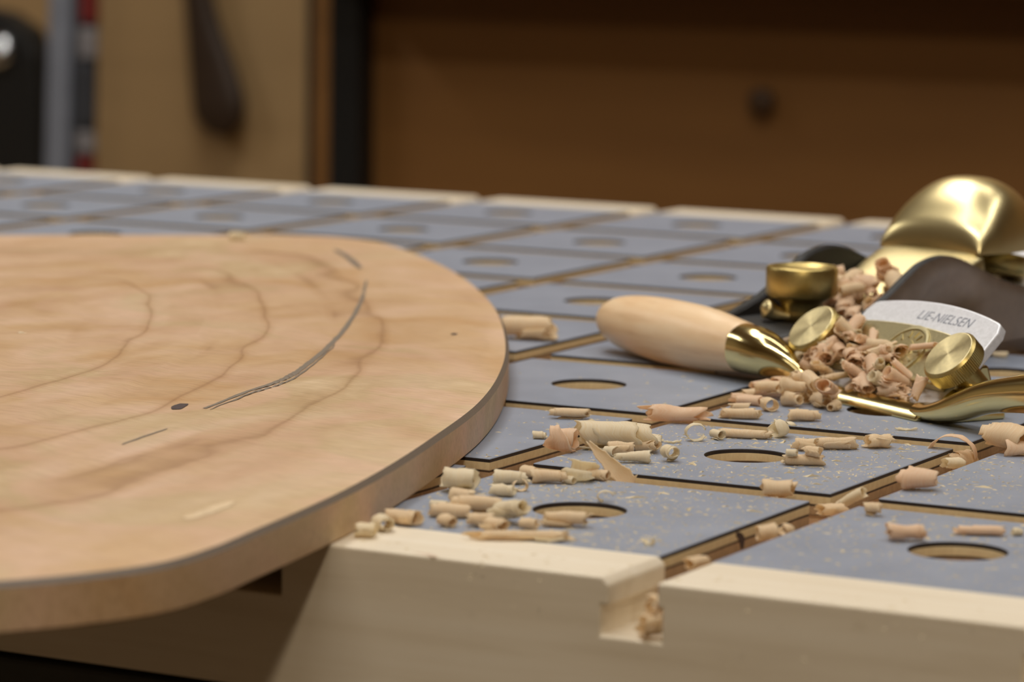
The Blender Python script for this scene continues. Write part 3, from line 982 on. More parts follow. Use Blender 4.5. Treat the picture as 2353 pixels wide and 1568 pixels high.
# label, group, x, y, z (mm), kind, radius, length, yaw, pitch, turns, wood, raggedness, cone
SHAVINGS = [
    ('tall humped cream shaving curl beside the plate edge', '', -69.7, 42.8, 0.0, 'roll', 3.1, 5.6, 24.4, 0, 1.5, 'p', 0.18, 0.0),
    ('flattened open curl just below the humped curl by the plate', '', -61.7, 29.2, 0.0, 'curl', 1.7, 5.2, 24.4, 0, 1.2, 't', 0.2, 0.0),
    ('leftmost shaving roll of the front tile cluster, partly hidden', 'small shavings beside the nearest dog hole', -62.4, 20.7, 0.0, 'roll', 1.4, 3.4, 8.4, 0, 2.0, 'p', 0.1, 0.0),
    ('pale shaving roll lying left in the front tile cluster', 'small shavings beside the nearest dog hole', -55.9, 14.4, 0.0, 'roll', 1.55, 7.6, 20.4, 0, 2.0, 't', 0.1, 0.0),
    ('slim shaving roll in the middle of the front tile cluster', 'small shavings beside the nearest dog hole', -52.8, 20.0, 0.0, 'roll', 1.6, 7.4, 24.4, 0, 2.0, 't', 0.1, 0.0),
    ('stubby shaving roll showing its round end, lowest left on the front tile', '', -51.3, 4.9, 0.0, 'roll', 1.5, 3.4, -19.6, 0, 2.4, 't', 0.04, 0.0),
    ('short shaving roll just right of the stubby round-ended roll', 'small shavings beside the nearest dog hole', -45.5, 8.6, 0.0, 'roll', 1.45, 4.4, 20.4, 0, 2.0, 't', 0.1, 0.0),
    ('shaving roll showing its open end at the foot of the slanting twin roll', 'small shavings beside the nearest dog hole', -39.7, 4.7, 0.0, 'roll', 1.75, 4.6, -16.6, 0, 2.0, 't', 0.18, 0.0),
    ('little cone shaving between the slanting twin roll and the nearest hole', 'small shavings beside the nearest dog hole', -35.3, 10.5, 0.0, 'roll', 1.35, 3.6, 8.4, 0, 2.0, 't', 0.1, 0.4),
    ('fat twin shaving roll slanting across the front tile cluster', '', -42.0, 15.0, 0.0, 'roll', 2.1, 8.6, -23.6, 14, 2.6, 'p', 0.1, 0.0),
    ('long thin shaving roll lying along the maple front edging', '', -31.1, -0.0, 0.0, 'roll', 1.25, 15.5, 30.4, 0, 1.8, 't', 0.16, 0.0),
    ('flat sliver of shaving at the maple front edging', '', -25.4, 0.9, 0.0, 'strip', 1.4, 6.0, 26.4, 0, 2.0, 'p', 0.1, 0.0),
    ('tapered shaving roll lying against the nearest dog hole', '', -30.8, 18.1, 0.0, 'roll', 1.45, 9.8, 21.4, 0, 1.7, 't', 0.16, 0.25),
    ('rolled shaving touching the plate edge, right one of the pair', '', -60.3, 2.0, 0.0, 'roll', 2.0, 5.6, 0.4, 0, 2.2, 't', 0.14, 0.0),
    ('rolled shaving facing the viewer at the plate edge, left one of the pair', '', -60.0, -6.6, 0.0, 'roll', 1.9, 4.2, -33.6, 0, 2.4, 'p', 0.2, 0.0),
    ('ragged loose curl on the maple edging beside the plate', '', -59.6, -14.3, 0.0, 'curl', 1.6, 4.0, 18.4, 0, 1.1, 'p', 0.35, 0.0),
    ('tapered cream shaving roll right of the humped curl, nearer the viewer', 'shavings on the front tile below the tall blade-like shaving', -59.3, 42.9, 0.0, 'roll', 1.3, 5.4, 22.4, 0, 2.0, 'p', 0.1, 0.25),
    ('cream shaving roll right of the humped curl, farther from the viewer', 'shavings on the front tile below the tall blade-like shaving', -65.0, 57.8, 0.0, 'roll', 1.85, 7.4, 24.4, 0, 2.0, 'p', 0.16, 0.0),
    ('long tan shaving roll left of the ribbed fan shaving', 'shavings on the front tile below the tall blade-like shaving', -58.4, 63.5, 0.0, 'roll', 1.75, 7.4, 25.4, 0, 2.0, 't', 0.14, 0.0),
    ('shaving roll tucked behind the cream and tan rolls, end turned to the viewer', 'shavings on the front tile below the tall blade-like shaving', -64.5, 66.4, 0.0, 'roll', 1.7, 4.0, -13.6, 0, 2.4, 't', 0.1, 0.0),
    ('tiny curl between the tan roll and the ribbed fan shaving', 'shavings on the front tile below the tall blade-like shaving', -53.9, 65.0, 0.0, 'curl', 1.0, 1.8, -1.6, 0, 1.3, 'p', 0.1, 0.0),
    ('shaving roll end peeking out between ribbed fan and tall blade-like shaving', 'shavings on the front tile below the tall blade-like shaving', -51.1, 73.1, 0.0, 'roll', 1.5, 4.4, 8.4, 0, 2.0, 't', 0.1, 0.0),
    ('thin ring of shaving on the front tile among short rolls', '', -59.0, 51.0, 0.0, 'curl', 1.4, 2.0, -51.6, 0, 0.8, 't', 0.3, 0.0),
    ('ribbed fan shaped shaving at the cross slot left of the tall shaving', '', -53.8, 69.9, 0.0, 'roll', 3.0, 6.6, 16.4, 0, 0.7, 'p', 0.28, -0.3),
    ('tall blade-like shaving standing up out of the cross slot', '', -46.7, 81.5, -2.0, 'blade', 3.0, 14, 8.4, 0, 2.0, 't', 0.1, 0.0),
    ('largest ribbed cream shaving curl, open end facing right', '', -67.3, 113.4, 0.0, 'roll', 3.9, 17.5, 19.4, 0, 2.3, 'p', 0.12, 0.0),
    ('crumpled pinkish curl at the left end of the largest curl', '', -76.4, 104.3, 0.0, 'roll', 3.0, 6.4, 8.4, 0, 1.4, 'k', 0.4, 0.0),
    ('tiny round shaving curl left of the largest curl', '', -89.8, 118.2, 0.0, 'roll', 1.2, 3.0, 16.4, 0, 2.0, 'p', 0.1, 0.0),
    ('short shaving roll lying across the slot edge near the plate', '', -98.5, 150.7, 0.0, 'roll', 1.35, 8.0, 22.4, 0, 2.0, 't', 0.14, 0.0),
    ('crumpled pinkish shaving heap behind the right end of the largest curl', '', -73.8, 159.3, 0.0, 'roll', 2.3, 10.5, 22.4, 0, 1.4, 'k', 0.42, 0.0),
    ('tan shaving roll leaning against the front of the largest curl', 'shavings in front of the largest curl', -62.4, 106.7, 0.0, 'roll', 1.7, 6.2, 36.4, 0, 2.0, 't', 0.2, 0.0),
    ('shaving roll under the open right end of the largest curl', 'shavings in front of the largest curl', -58.7, 113.7, 0.0, 'roll', 1.6, 5.6, -1.6, 10, 2.0, 't', 0.1, 0.0),
    ('pale cone shaving roll nearest the viewer in front of the largest curl', 'shavings in front of the largest curl', -55.2, 98.8, 0.0, 'roll', 1.35, 6.0, 24.4, 0, 2.0, 'p', 0.1, 0.2),
    ('small pale roll poking out beyond the right end of the largest curl', 'shavings in front of the largest curl', -64.1, 129.5, 0.0, 'roll', 1.1, 2.6, 8.4, 0, 2.0, 'p', 0.1, 0.0),
    ('open curl left in front of the largest curl, beside the tall shaving', 'shavings in front of the largest curl', -63.3, 103.9, 0.0, 'curl', 1.4, 3.0, -11.6, 0, 1.0, 'p', 0.1, 0.0),
    ('short shaving roll facing the viewer right of the largest curl', '', -48.7, 105.3, 0.0, 'roll', 1.75, 3.2, -36.6, 0, 2.2, 'p', 0.25, 0.0),
    ('thin open shaving loop on the middle tile', '', -56.8, 136.0, 0.0, 'curl', 2.2, 2.2, -56.6, 0, 0.9, 'p', 0.3, 0.0),
    ('wispy shaving tail beside the thin open loop', '', -60.0, 129.9, 0.0, 'strip', 1.0, 4.4, 38.4, 0, 2.0, 'p', 0.1, 0.0),
    ('small pale shaving plug right of the thin open loop', '', -53.6, 141.3, 0.0, 'roll', 1.25, 3.4, -29.6, 0, 2.6, 'p', 0.05, 0.0),
    ('long slim shaving roll along the second cross slot', '', -48.0, 146.6, 0.0, 'roll', 1.4, 11.8, 16.4, 0, 2.0, 't', 0.14, 0.0),
    ('ragged upright shaving tuft at the end of the slim roll', '', -41.9, 153.0, 0.0, 'roll', 2.6, 5.0, 63.4, 0, 1.1, 'p', 0.5, 0.0),
    ('shaving roll between spokeshave heap and second cross slot', '', -62.7, 174.5, 0.0, 'roll', 1.4, 9.2, 21.4, 0, 2.0, 't', 0.1, 0.0),
    ('fat short shaving roll in front of the brass spokeshave heap', '', -47.8, 180.1, 0.0, 'roll', 1.75, 8.0, 34.4, 0, 2.0, 't', 0.14, 0.0),
    ('square-ended shaving curl right above the second dog hole', '', -28.6, 137.3, 0.0, 'roll', 1.45, 4.4, 22.4, 0, 1.5, 't', 0.14, 0.0),
    ('bent shaving roll between two curls right of the second dog hole', '', -23.1, 143.2, 0.0, 'roll', 1.55, 8.4, 34.4, 0, 2.0, 't', 0.22, 0.0),
    ('ragged star shaped shaving on the edge of the cross slot', '', -15.9, 151.1, 0.0, 'roll', 2.0, 6.6, 48.4, 0, 1.1, 't', 0.55, 0.0),
    ('shaving roll with two crumbs on top beside the second dog hole', '', -20.1, 117.4, 0.0, 'roll', 1.3, 8.4, 24.4, 0, 2.0, 't', 0.1, 0.0),
    ('small shaving crumb resting on the roll beside the second dog hole', 'crumbs on the shaving roll', -22.2, 114.9, 2.2, 'roll', 1.1, 2.6, 8.4, 0, 2.0, 'p', 0.1, 0.0),
    ('small shaving crumb resting on the roll beside the second dog hole', 'crumbs on the shaving roll', -18.1, 117.5, 2.2, 'roll', 1.3, 2.8, 8.4, 0, 2.0, 't', 0.3, 0.0),
    ('thin pale sliver in front of the brass toe', '', -20.1, 179.8, 0.0, 'strip', 1.1, 5.6, 24.4, 0, 2.0, 'p', 0.1, 0.0),
    ('round crumpled shaving wedged in the slot right of the front tile', '', -9.0, 77.7, -1.0, 'roll', 2.5, 6.8, 23.4, 0, 1.8, 't', 0.25, 0.0),
    ('cone shaped shaving on the slot edge at right', '', 14.8, 100.9, 0.0, 'roll', 2.6, 6.4, 18.4, 0, 1.5, 'k', 0.2, -0.4),
    ('pink ribbon shaving arching over the slot', '', 0.8, 158.6, -3, 'arch', 5.6, 4.0, 3.4, 0, 2.0, 'k', 0.1, 0.0),
    ('crumpled shaving down in the slot under the pink ribbon', '', 2.4, 159.2, -4, 'roll', 1.8, 4.6, 48.4, 0, 1.4, 't', 0.4, 0.0),
    ('pale folded shaving at the slot edge below the pink ribbon', '', 7.6, 140.4, -1.5, 'roll', 1.4, 4.6, 43.4, 0, 1.0, 'p', 0.2, 0.0),
    ('large tan shaving curl at the right edge of the picture', '', 13.4, 161.8, 0.0, 'roll', 4.2, 8.5, -6.6, 0, 1.7, 't', 0.3, 0.0),
    ('loose pink shaving flap in front of the large right-hand curl', '', 17.1, 159.7, 0.0, 'curl', 3.2, 6.0, 18.4, 0, 0.6, 'k', 0.25, 0.0),
    ('orange crumpled shaving in the slot crossing', '', 2.7, 79.5, -4, 'roll', 1.8, 6.0, 48.4, 0, 1.3, 't', 0.45, 0.0),
    ('pale shaving roll tipped into the slot crossing', '', 5.6, 84.9, -3, 'roll', 1.6, 5.4, -1.6, 30, 1.8, 'p', 0.12, 0.0),
    ('small shaving roll at the tile corner right of the slot crossing', '', 18.6, 64.9, 0.0, 'roll', 1.3, 3.8, 16.4, 0, 1.7, 't', 0.12, 0.0),
    ('banded shaving roll stuck in the slot right of the front tile', '', 7.1, 35.9, -2.2, 'roll', 2.1, 4.2, 38.4, 0, 2.0, 't', 0.15, 0.0),
    ('thin shaving loop in the slot beside the banded roll', '', 9.7, 39.4, -1.2, 'curl', 1.5, 2.0, 68.4, 0, 0.8, 't', 0.2, 0.0),
    ('shaving roll in the slot at the notch in the maple edging', '', 7.1, 1.8, -2.0, 'roll', 1.3, 5.2, 78.4, 0, 1.6, 't', 0.12, 0.0),
    ('fat spindle shaped shaving on the right front tile', '', 35.5, 41.5, 0.0, 'roll', 1.95, 7.6, 32.4, 0, 1.8, 'k', 0.2, 0.0),
    ('neat short shaving roll behind the right dog hole', '', 46.3, 55.9, 0.0, 'roll', 1.3, 6.8, 24.4, 0, 2.0, 'k', 0.06, 0.0),
    ('tiny shaving crumb at the right picture edge behind the right dog hole', '', 52.8, 60.0, 0.0, 'roll', 0.9, 2.0, 38.4, 0, 2.0, 'p', 0.3, 0.0),
    ('thin shaving ring behind the nearest dog hole', '', -37.2, 48.9, 0.0, 'curl', 1.5, 1.6, -46.6, 0, 0.7, 'p', 0.2, 0.0),
    ('tiny clear shaving ring near the notched corner of the front tile', '', -7.0, 9.2, 0.0, 'curl', 1.0, 1.4, -51.6, 0, 0.8, 'p', 0.1, 0.0),
    ('fat shaving roll between plate and wooden handle', '', -180.8, 282.2, 0.0, 'roll', 3.7, 12.4, 14.4, 0, 1.6, 't', 0.2, 0.0),
    ('short pale shaving on the far rim of the carved plate', '', -356.9, 396.7, 9.6, 'roll', 1.6, 5.0, 18.4, 0, 2.0, 'p', 0.1, 0.0),
    ('tiny shaving chip on the carved plate', '', -245.7, 121.7, 12.6, 'roll', 0.9, 2.6, 33.4, 0, 2.0, 'p', 0.1, 0.0),
    ('pink shaving curl beyond the spokeshave at the right edge', '', -55.0, 354.3, 0.0, 'roll', 3.0, 6.0, 8.4, 0, 1.5, 'k', 0.3, 0.0),
    ('small pale shaving crumb behind the spokeshave blade', '', -49.0, 323.5, 0.0, 'roll', 1.0, 3.6, 23.4, 0, 2.0, 'p', 0.1, 0.0),
    ('crumpled orange shaving inside the T slot end of the front edging', 'shavings in the T slot end', 9.2, -21.5, -11.4, 'roll', 2.3, 4.5, 30, 0, 1.4, 't', 0.45, 0),
    ('crumpled orange shaving inside the T slot end of the front edging', 'shavings in the T slot end', 9.8, -23, -11.4, 'roll', 1.6, 3.6, 60, 0, 1.4, 't', 0.45, 0),
    ('crumpled orange shaving inside the T slot end of the front edging', 'shavings in the T slot end', 9.0, -20.5, -7.0, 'roll', 1.6, 4.2, 100, 0, 1.4, 't', 0.45, 0),
    ('tan shaving roll at the left fringe of the heap before the spokeshave', 'shavings heaped before the spokeshave', -73.6, 207.8, 0.0, 'roll', 1.5, 7, 38.42, 1.2033926946431395, 1.4, 't', 0.2, 0.12),
    ('tan shaving roll at the left fringe of the heap before the spokeshave', 'shavings heaped before the spokeshave', -74.2, 200.9, 0.0, 'roll', 1.2, 6, 13.420000000000002, -0.6259752458556411, 1.4, 'k', 0.3, -0.13),
    ('tan shaving roll at the left fringe of the heap before the spokeshave', 'shavings heaped before the spokeshave', -73.3, 225.2, 0.0, 'roll', 2.0, 6, 58.42, -2.2220982575921555, 1.4, 'k', 0.2, 0.05),
    ('tan shaving roll at the left fringe of the heap before the spokeshave', 'shavings heaped before the spokeshave', -78.2, 221.9, 0.0, 'roll', 1.5, 6, 38.42, 5.135318190058365, 1.4, 'k', 0.2, 0.22),
    ('pink tan shaving roll spilling from the heap at the left end of the brass toe', 'shavings heaped before the spokeshave', -68.4, 211.3, 0.0, 'roll', 2.4, 9.5, 30.42, -1.6395191026256546, 1.8, 'k', 0.3, -0.23),
    ('pink tan shaving roll spilling from the heap at the left end of the brass toe', 'shavings heaped before the spokeshave', -70.1, 197.2, 0.0, 'roll', 1.6, 7, 3.4200000000000017, 0.7887839492389759, 1.4, 'k', 0.12, 0.26),
    ('pink tan shaving roll spilling from the heap at the left end of the brass toe', 'shavings heaped before the spokeshave', -61.9, 190.9, 0.0, 'roll', 1.9, 3, -41.58, 0.015910144850748154, 1.4, 't', 0.12, -0.13),
    ('pink tan shaving roll spilling from the heap at the left end of the brass toe', 'shavings heaped before the spokeshave', -60.1, 201.1, 0.0, 'roll', 1.9, 5, -11.579999999999998, 4.268716790242738, 1.4, 't', 0.12, -0.28),
    ('pink tan shaving roll spilling from the heap at the left end of the brass toe', 'shavings heaped before the spokeshave', -59.5, 210.8, 0.0, 'roll', 2.2, 6, 88.42, 4.2892004877841945, 1.4, 't', 0.2, -0.09),
    ('pink tan shaving roll spilling from the heap at the left end of the brass toe', 'shavings heaped before the spokeshave', -52.6, 203.4, 0.0, 'roll', 2.0, 5, -41.58, -2.3518174059800843, 2.2, 't', 0.3, -0.25),
    ('pink tan shaving roll spilling from the heap at the left end of the brass toe', 'shavings heaped before the spokeshave', -48.1, 200.0, 0.0, 'roll', 1.3, 3.6, 88.42, 5.609229628343012, 2.2, 't', 0.12, 0.28),
    ('pink tan shaving roll spilling from the heap at the left end of the brass toe', 'shavings heaped before the spokeshave', -67.8, 224.1, 0.0, 'roll', 2.3, 7, 48.42, 5.4457779030940205, 1.8, 't', 0.12, -0.13),
    ('pink tan shaving roll spilling from the heap at the left end of the brass toe', 'shavings heaped before the spokeshave', -67.8, 204.3, 2.4, 'roll', 1.8, 6, -1.5799999999999983, 2.8946720674356605, 1.4, 't', 0.3, 0.11),
    ('pink tan shaving roll spilling from the heap at the left end of the brass toe', 'shavings heaped before the spokeshave', -61.3, 203.6, 3.0, 'roll', 2.0, 7, 38.42, -3.442158274730719, 1.8, 't', 0.2, -0.1),
    ('pink tan shaving roll spilling from the heap at the left end of the brass toe', 'shavings heaped before the spokeshave', -57.6, 207.6, 3.4, 'roll', 2.3, 5.5, -31.58, -13.547175755135662, 1.4, 't', 0.2, -0.11),
    ('pink tan shaving roll spilling from the heap at the left end of the brass toe', 'shavings heaped before the spokeshave', -50.5, 201.1, 2.5, 'roll', 2.2, 6, 98.42, -16.756981597446803, 1.8, 'k', 0.3, -0.11),
    ('pink tan shaving roll spilling from the heap at the left end of the brass toe', 'shavings heaped before the spokeshave', -61.2, 219.0, 0.0, 'roll', 2, 6, 38.42, 1.1887208621667167, 1.8, 'k', 0.3, -0.21),
    ('pink tan shaving roll spilling from the heap at the left end of the brass toe', 'shavings heaped before the spokeshave', -53.7, 214.6, 0.0, 'roll', 1.9, 5, 8.420000000000002, -2.5493724050165065, 1.8, 'k', 0.12, 0.09),
    ('pink tan shaving roll spilling from the heap at the left end of the brass toe', 'shavings heaped before the spokeshave', -64.0, 216.7, 3.5, 'roll', 2.1, 6, 18.42, -5.766769815705919, 2.2, 't', 0.3, 0.22),
    ('pink tan shaving roll spilling from the heap at the left end of the brass toe', 'shavings heaped before the spokeshave', -68.3, 186.6, 0.0, 'roll', 1.1, 4, 18.42, -2.012878007865317, 1.4, 't', 0.12, 0.22),
    ('pink shaving roll in the heap next to the left thumb knob', 'shavings heaped on the spokeshave', -62.9, 226.4, 8.5, 'roll', 1.98, 7.0, 66.0, -8.0, 1.6, 'k', 0.12, 0.16),
    ('pink shaving roll in the heap next to the left thumb knob', 'shavings heaped on the spokeshave', -57.4, 229.5, 14.2, 'roll', 1.82, 6.8, 12.0, -37.0, 1.6, 't', 0.2, -0.15),
    ('pink shaving roll in the heap next to the left thumb knob', 'shavings heaped on the spokeshave', -61.9, 226.4, 9.1, 'roll', 1.34, 4.8, 3.0, -36.0, 2.3, 't', 0.4, -0.27),
    ('pink shaving roll in the heap next to the left thumb knob', 'shavings heaped on the spokeshave', -65.0, 228.6, 8.9, 'roll', 1.96, 3.6, 70.0, 25.0, 1.2, 'k', 0.2, -0.08),
    ('pink shaving roll in the heap next to the left thumb knob', 'shavings heaped on the spokeshave', -61.0, 233.2, 15.5, 'roll', 1.22, 5.6, 15.0, 4.0, 2.3, 'k', 0.2, -0.25),
    ('pink shaving roll in the heap next to the left thumb knob', 'shavings heaped on the spokeshave', -68.4, 229.8, 5.8, 'roll', 1.11, 5.7, -70.0, 31.0, 2.0, 'k', 0.12, -0.21),
    ('pink shaving roll in the heap next to the left thumb knob', 'shavings heaped on the spokeshave', -59.9, 227.8, 9.6, 'roll', 2.06, 6.1, -1.0, -21.0, 1.2, 'p', 0.12, -0.1),
    ('pink shaving roll in the heap next to the left thumb knob', 'shavings heaped on the spokeshave', -66.4, 236.3, 13.2, 'roll', 1.86, 3.5, 73.0, 7.0, 1.6, 't', 0.4, -0.29),
    ('pink shaving roll in the heap next to the left thumb knob', 'shavings heaped on the spokeshave', -65.9, 230.0, 7.7, 'roll', 1.86, 4.4, -45.0, -31.0, 1.2, 'k', 0.12, -0.14),
    ('pink shaving roll in the heap next to the left thumb knob', 'shavings heaped on the spokeshave', -68.4, 232.8, 9.5, 'roll', 1.35, 6.0, 61.0, 31.0, 1.2, 't', 0.2, 0.17),
    ('pink shaving roll in the heap next to the left thumb knob', 'shavings heaped on the spokeshave', -58.6, 227.0, 10.6, 'roll', 1.63, 5.5, -50.0, -8.0, 1.6, 'k', 0.12, -0.16),
    ('pink shaving roll in the heap next to the left thumb knob', 'shavings heaped on the spokeshave', -59.7, 221.6, 3.8, 'roll', 1.4, 7.5, 71.0, -33.0, 1.6, 't', 0.4, -0.28),
    ('pink shaving roll in the heap next to the left thumb knob', 'shavings heaped on the spokeshave', -70.1, 230.3, 8.0, 'roll', 1.74, 3.9, -58.0, -23.0, 2.3, 'p', 0.2, -0.27),
    ('pink shaving roll in the heap next to the left thumb knob', 'shavings heaped on the spokeshave', -62.5, 225.9, 7.8, 'roll', 1.47, 7.3, 80.0, 35.0, 2.0, 'k', 0.4, -0.3),
    ('pink shaving roll in the heap next to the left thumb knob', 'shavings heaped on the spokeshave', -64.8, 235.8, 13.9, 'roll', 1.51, 6.3, 74.0, 4.0, 2.0, 'k', 0.12, 0.09),
    ('pink shaving roll in the heap next to the left thumb knob', 'shavings heaped on the spokeshave', -60.6, 225.2, 7.4, 'roll', 1.58, 6.9, -78.0, 13.0, 1.6, 'k', 0.2, 0.12),
    ('pink shaving roll in the heap next to the left thumb knob', 'shavings heaped on the spokeshave', -66.7, 235.7, 13.5, 'roll', 2.07, 6.5, -26.0, 17.0, 2.3, 'k', 0.3, -0.22),
    ('pink shaving roll in the heap next to the left thumb knob', 'shavings heaped on the spokeshave', -68.3, 232.3, 10.6, 'roll', 1.5, 7.8, -73.0, -26.0, 2.3, 'k', 0.2, 0.3),
    ('pink shaving roll in the heap next to the left thumb knob', 'shavings heaped on the spokeshave', -63.9, 229.2, 11.0, 'roll', 1.44, 4.8, -3.0, -26.0, 2.3, 'p', 0.12, 0.09),
    ('pink shaving roll in the heap next to the left thumb knob', 'shavings heaped on the spokeshave', -62.4, 226.6, 9.2, 'roll', 1.48, 5.1, 44.0, 33.0, 2.3, 'k', 0.4, 0.04),
    ('pink shaving roll in the heap next to the left thumb knob', 'shavings heaped on the spokeshave', -62.5, 230.7, 10.3, 'roll', 1.32, 5.5, 77.0, -6.0, 2.0, 'k', 0.12, -0.02),
    ('pink shaving roll in the heap next to the left thumb knob', 'shavings heaped on the spokeshave', -59.3, 227.4, 8.3, 'roll', 2.05, 5.3, 73.0, -25.0, 2.3, 'k', 0.3, -0.02),
    ('pink shaving roll in the heap next to the left thumb knob', 'shavings heaped on the spokeshave', -58.3, 230.4, 13.2, 'roll', 1.65, 3.5, -10.0, -32.0, 1.6, 'p', 0.3, 0.3),
    ('pink shaving roll in the heap next to the left thumb knob', 'shavings heaped on the spokeshave', -56.2, 231.0, 14.1, 'roll', 1.81, 7.5, 72.0, 40.0, 1.6, 'k', 0.2, 0.06),
    ('pink shaving roll in the heap next to the left thumb knob', 'shavings heaped on the spokeshave', -60.2, 222.4, 4.9, 'roll', 1.52, 4.9, -43.0, -16.0, 1.2, 't', 0.4, 0.05),
    ('pink shaving roll in the heap next to the left thumb knob', 'shavings heaped on the spokeshave', -60.3, 233.4, 13.7, 'roll', 2.08, 4.0, 57.0, -27.0, 1.6, 'k', 0.3, -0.17),
    ('pink shaving roll in the heap next to the left thumb knob', 'shavings heaped on the spokeshave', -60.1, 231.3, 13.6, 'roll', 1.22, 6.0, -49.0, 37.0, 1.6, 'k', 0.4, -0.02),
    ('pink shaving roll in the heap next to the left thumb knob', 'shavings heaped on the spokeshave', -58.6, 228.8, 10.2, 'roll', 1.07, 7.1, -37.0, -27.0, 1.6, 'k', 0.12, -0.14),
    ('pink shaving roll in the heap next to the left thumb knob', 'shavings heaped on the spokeshave', -68.5, 228.8, 4.8, 'roll', 1.56, 4.1, 5.0, -39.0, 1.2, 'k', 0.3, -0.26),
    ('pink shaving roll in the heap next to the left thumb knob', 'shavings heaped on the spokeshave', -67.3, 237.0, 15.5, 'roll', 1.82, 5.9, 55.0, 36.0, 1.6, 'k', 0.2, 0.04),
    ('pink shaving roll in the heap next to the left thumb knob', 'shavings heaped on the spokeshave', -67.3, 229.0, 5.3, 'roll', 1.91, 4.3, 12.0, -18.0, 2.0, 'k', 0.12, -0.22),
    ('pink shaving roll high in the middle of the spokeshave heap, against the cap', 'shavings heaped on the spokeshave', -53.8, 228.6, 14.2, 'roll', 1.07, 6.4, -65.0, 21.0, 2.0, 'p', 0.3, -0.2),
    ('pink shaving roll high in the middle of the spokeshave heap, against the cap', 'shavings heaped on the spokeshave', -53.0, 227.6, 13.4, 'roll', 1.57, 5.2, 22.0, -21.0, 1.2, 'k', 0.2, -0.23),
    ('pink shaving roll high in the middle of the spokeshave heap, against the cap', 'shavings heaped on the spokeshave', -49.2, 228.0, 14.0, 'roll', 1.11, 7.1, -71.0, -20.0, 1.2, 'k', 0.2, -0.08),
    ('pink shaving roll high in the middle of the spokeshave heap, against the cap', 'shavings heaped on the spokeshave', -40.2, 220.0, 11.3, 'roll', 1.74, 5.4, -44.0, 18.0, 2.3, 'p', 0.12, -0.19),
    ('pink shaving roll high in the middle of the spokeshave heap, against the cap', 'shavings heaped on the spokeshave', -42.0, 217.4, 11.0, 'roll', 1.44, 7.3, -18.0, 7.0, 2.0, 'k', 0.3, -0.02),
    ('pink shaving roll high in the middle of the spokeshave heap, against the cap', 'shavings heaped on the spokeshave', -41.6, 217.6, 11.9, 'roll', 1.64, 3.6, -34.0, 16.0, 1.6, 'k', 0.3, -0.24),
    ('pink shaving roll high in the middle of the spokeshave heap, against the cap', 'shavings heaped on the spokeshave', -49.0, 223.0, 13.0, 'roll', 1.43, 6.0, 50.0, -29.0, 2.0, 'k', 0.2, -0.28),
    ('pink shaving roll high in the middle of the spokeshave heap, against the cap', 'shavings heaped on the spokeshave', -47.0, 222.2, 10.5, 'roll', 1.0, 6.0, 71.0, 12.0, 2.3, 't', 0.12, -0.26),
    ('pink shaving roll high in the middle of the spokeshave heap, against the cap', 'shavings heaped on the spokeshave', -45.1, 223.5, 12.3, 'roll', 1.76, 6.2, 20.0, -8.0, 2.3, 't', 0.3, -0.08),
    ('pink shaving roll high in the middle of the spokeshave heap, against the cap', 'shavings heaped on the spokeshave', -41.6, 219.4, 12.8, 'roll', 1.93, 4.4, 42.0, 17.0, 1.2, 't', 0.12, 0.28),
    ('pink shaving roll high in the middle of the spokeshave heap, against the cap', 'shavings heaped on the spokeshave', -37.9, 219.6, 12.7, 'roll', 1.94, 4.9, -68.0, 4.0, 1.2, 'k', 0.2, 0.01),
    ('pink shaving roll low in the spokeshave heap, right behind the brass toe', 'shavings heaped on the spokeshave', -51.8, 221.6, 7.6, 'roll', 1.95, 3.5, 0.0, 32.0, 1.2, 'k', 0.3, -0.15),
    ('pink shaving roll low in the spokeshave heap, right behind the brass toe', 'shavings heaped on the spokeshave', -42.8, 213.1, 7.4, 'roll', 2.05, 5.4, -53.0, -36.0, 2.3, 'k', 0.12, 0.0),
    ('pink shaving roll low in the spokeshave heap, right behind the brass toe', 'shavings heaped on the spokeshave', -44.5, 211.9, 3.4, 'roll', 1.99, 7.3, -58.0, -21.0, 1.2, 'k', 0.12, -0.04),
    ('pink shaving roll low in the spokeshave heap, right behind the brass toe', 'shavings heaped on the spokeshave', -41.2, 212.5, 7.1, 'roll', 1.36, 7.5, -59.0, 33.0, 2.3, 'p', 0.12, -0.17),
    ('pink shaving roll low in the spokeshave heap, right behind the brass toe', 'shavings heaped on the spokeshave', -50.0, 218.0, 5.3, 'roll', 1.21, 6.9, 32.0, -28.0, 1.2, 'p', 0.12, 0.17),
    ('pink shaving roll low in the spokeshave heap, right behind the brass toe', 'shavings heaped on the spokeshave', -48.1, 214.7, 4.3, 'roll', 1.74, 6.2, 44.0, -33.0, 2.0, 'k', 0.12, -0.06),
    ('pink shaving roll low in the spokeshave heap, right behind the brass toe', 'shavings heaped on the spokeshave', -52.1, 222.2, 11.4, 'roll', 1.63, 3.6, 48.0, -14.0, 1.6, 't', 0.12, -0.12),
    ('pink shaving roll low in the spokeshave heap, right behind the brass toe', 'shavings heaped on the spokeshave', -48.5, 214.5, 2.7, 'roll', 1.23, 5.2, 18.0, 37.0, 1.6, 'k', 0.3, -0.06),
    ('pink shaving roll low in the spokeshave heap, right behind the brass toe', 'shavings heaped on the spokeshave', -51.7, 220.2, 9.8, 'roll', 1.82, 4.8, -61.0, -6.0, 1.6, 'k', 0.4, 0.3),
    ('pink shaving roll low in the spokeshave heap, right behind the brass toe', 'shavings heaped on the spokeshave', -44.6, 215.8, 7.6, 'roll', 1.67, 5.1, 68.0, -18.0, 1.2, 'k', 0.2, 0.24),
    ('pink shaving roll low in the spokeshave heap, right behind the brass toe', 'shavings heaped on the spokeshave', -47.5, 217.3, 5.8, 'roll', 1.72, 6.1, 14.0, -5.0, 2.0, 'k', 0.12, -0.09),
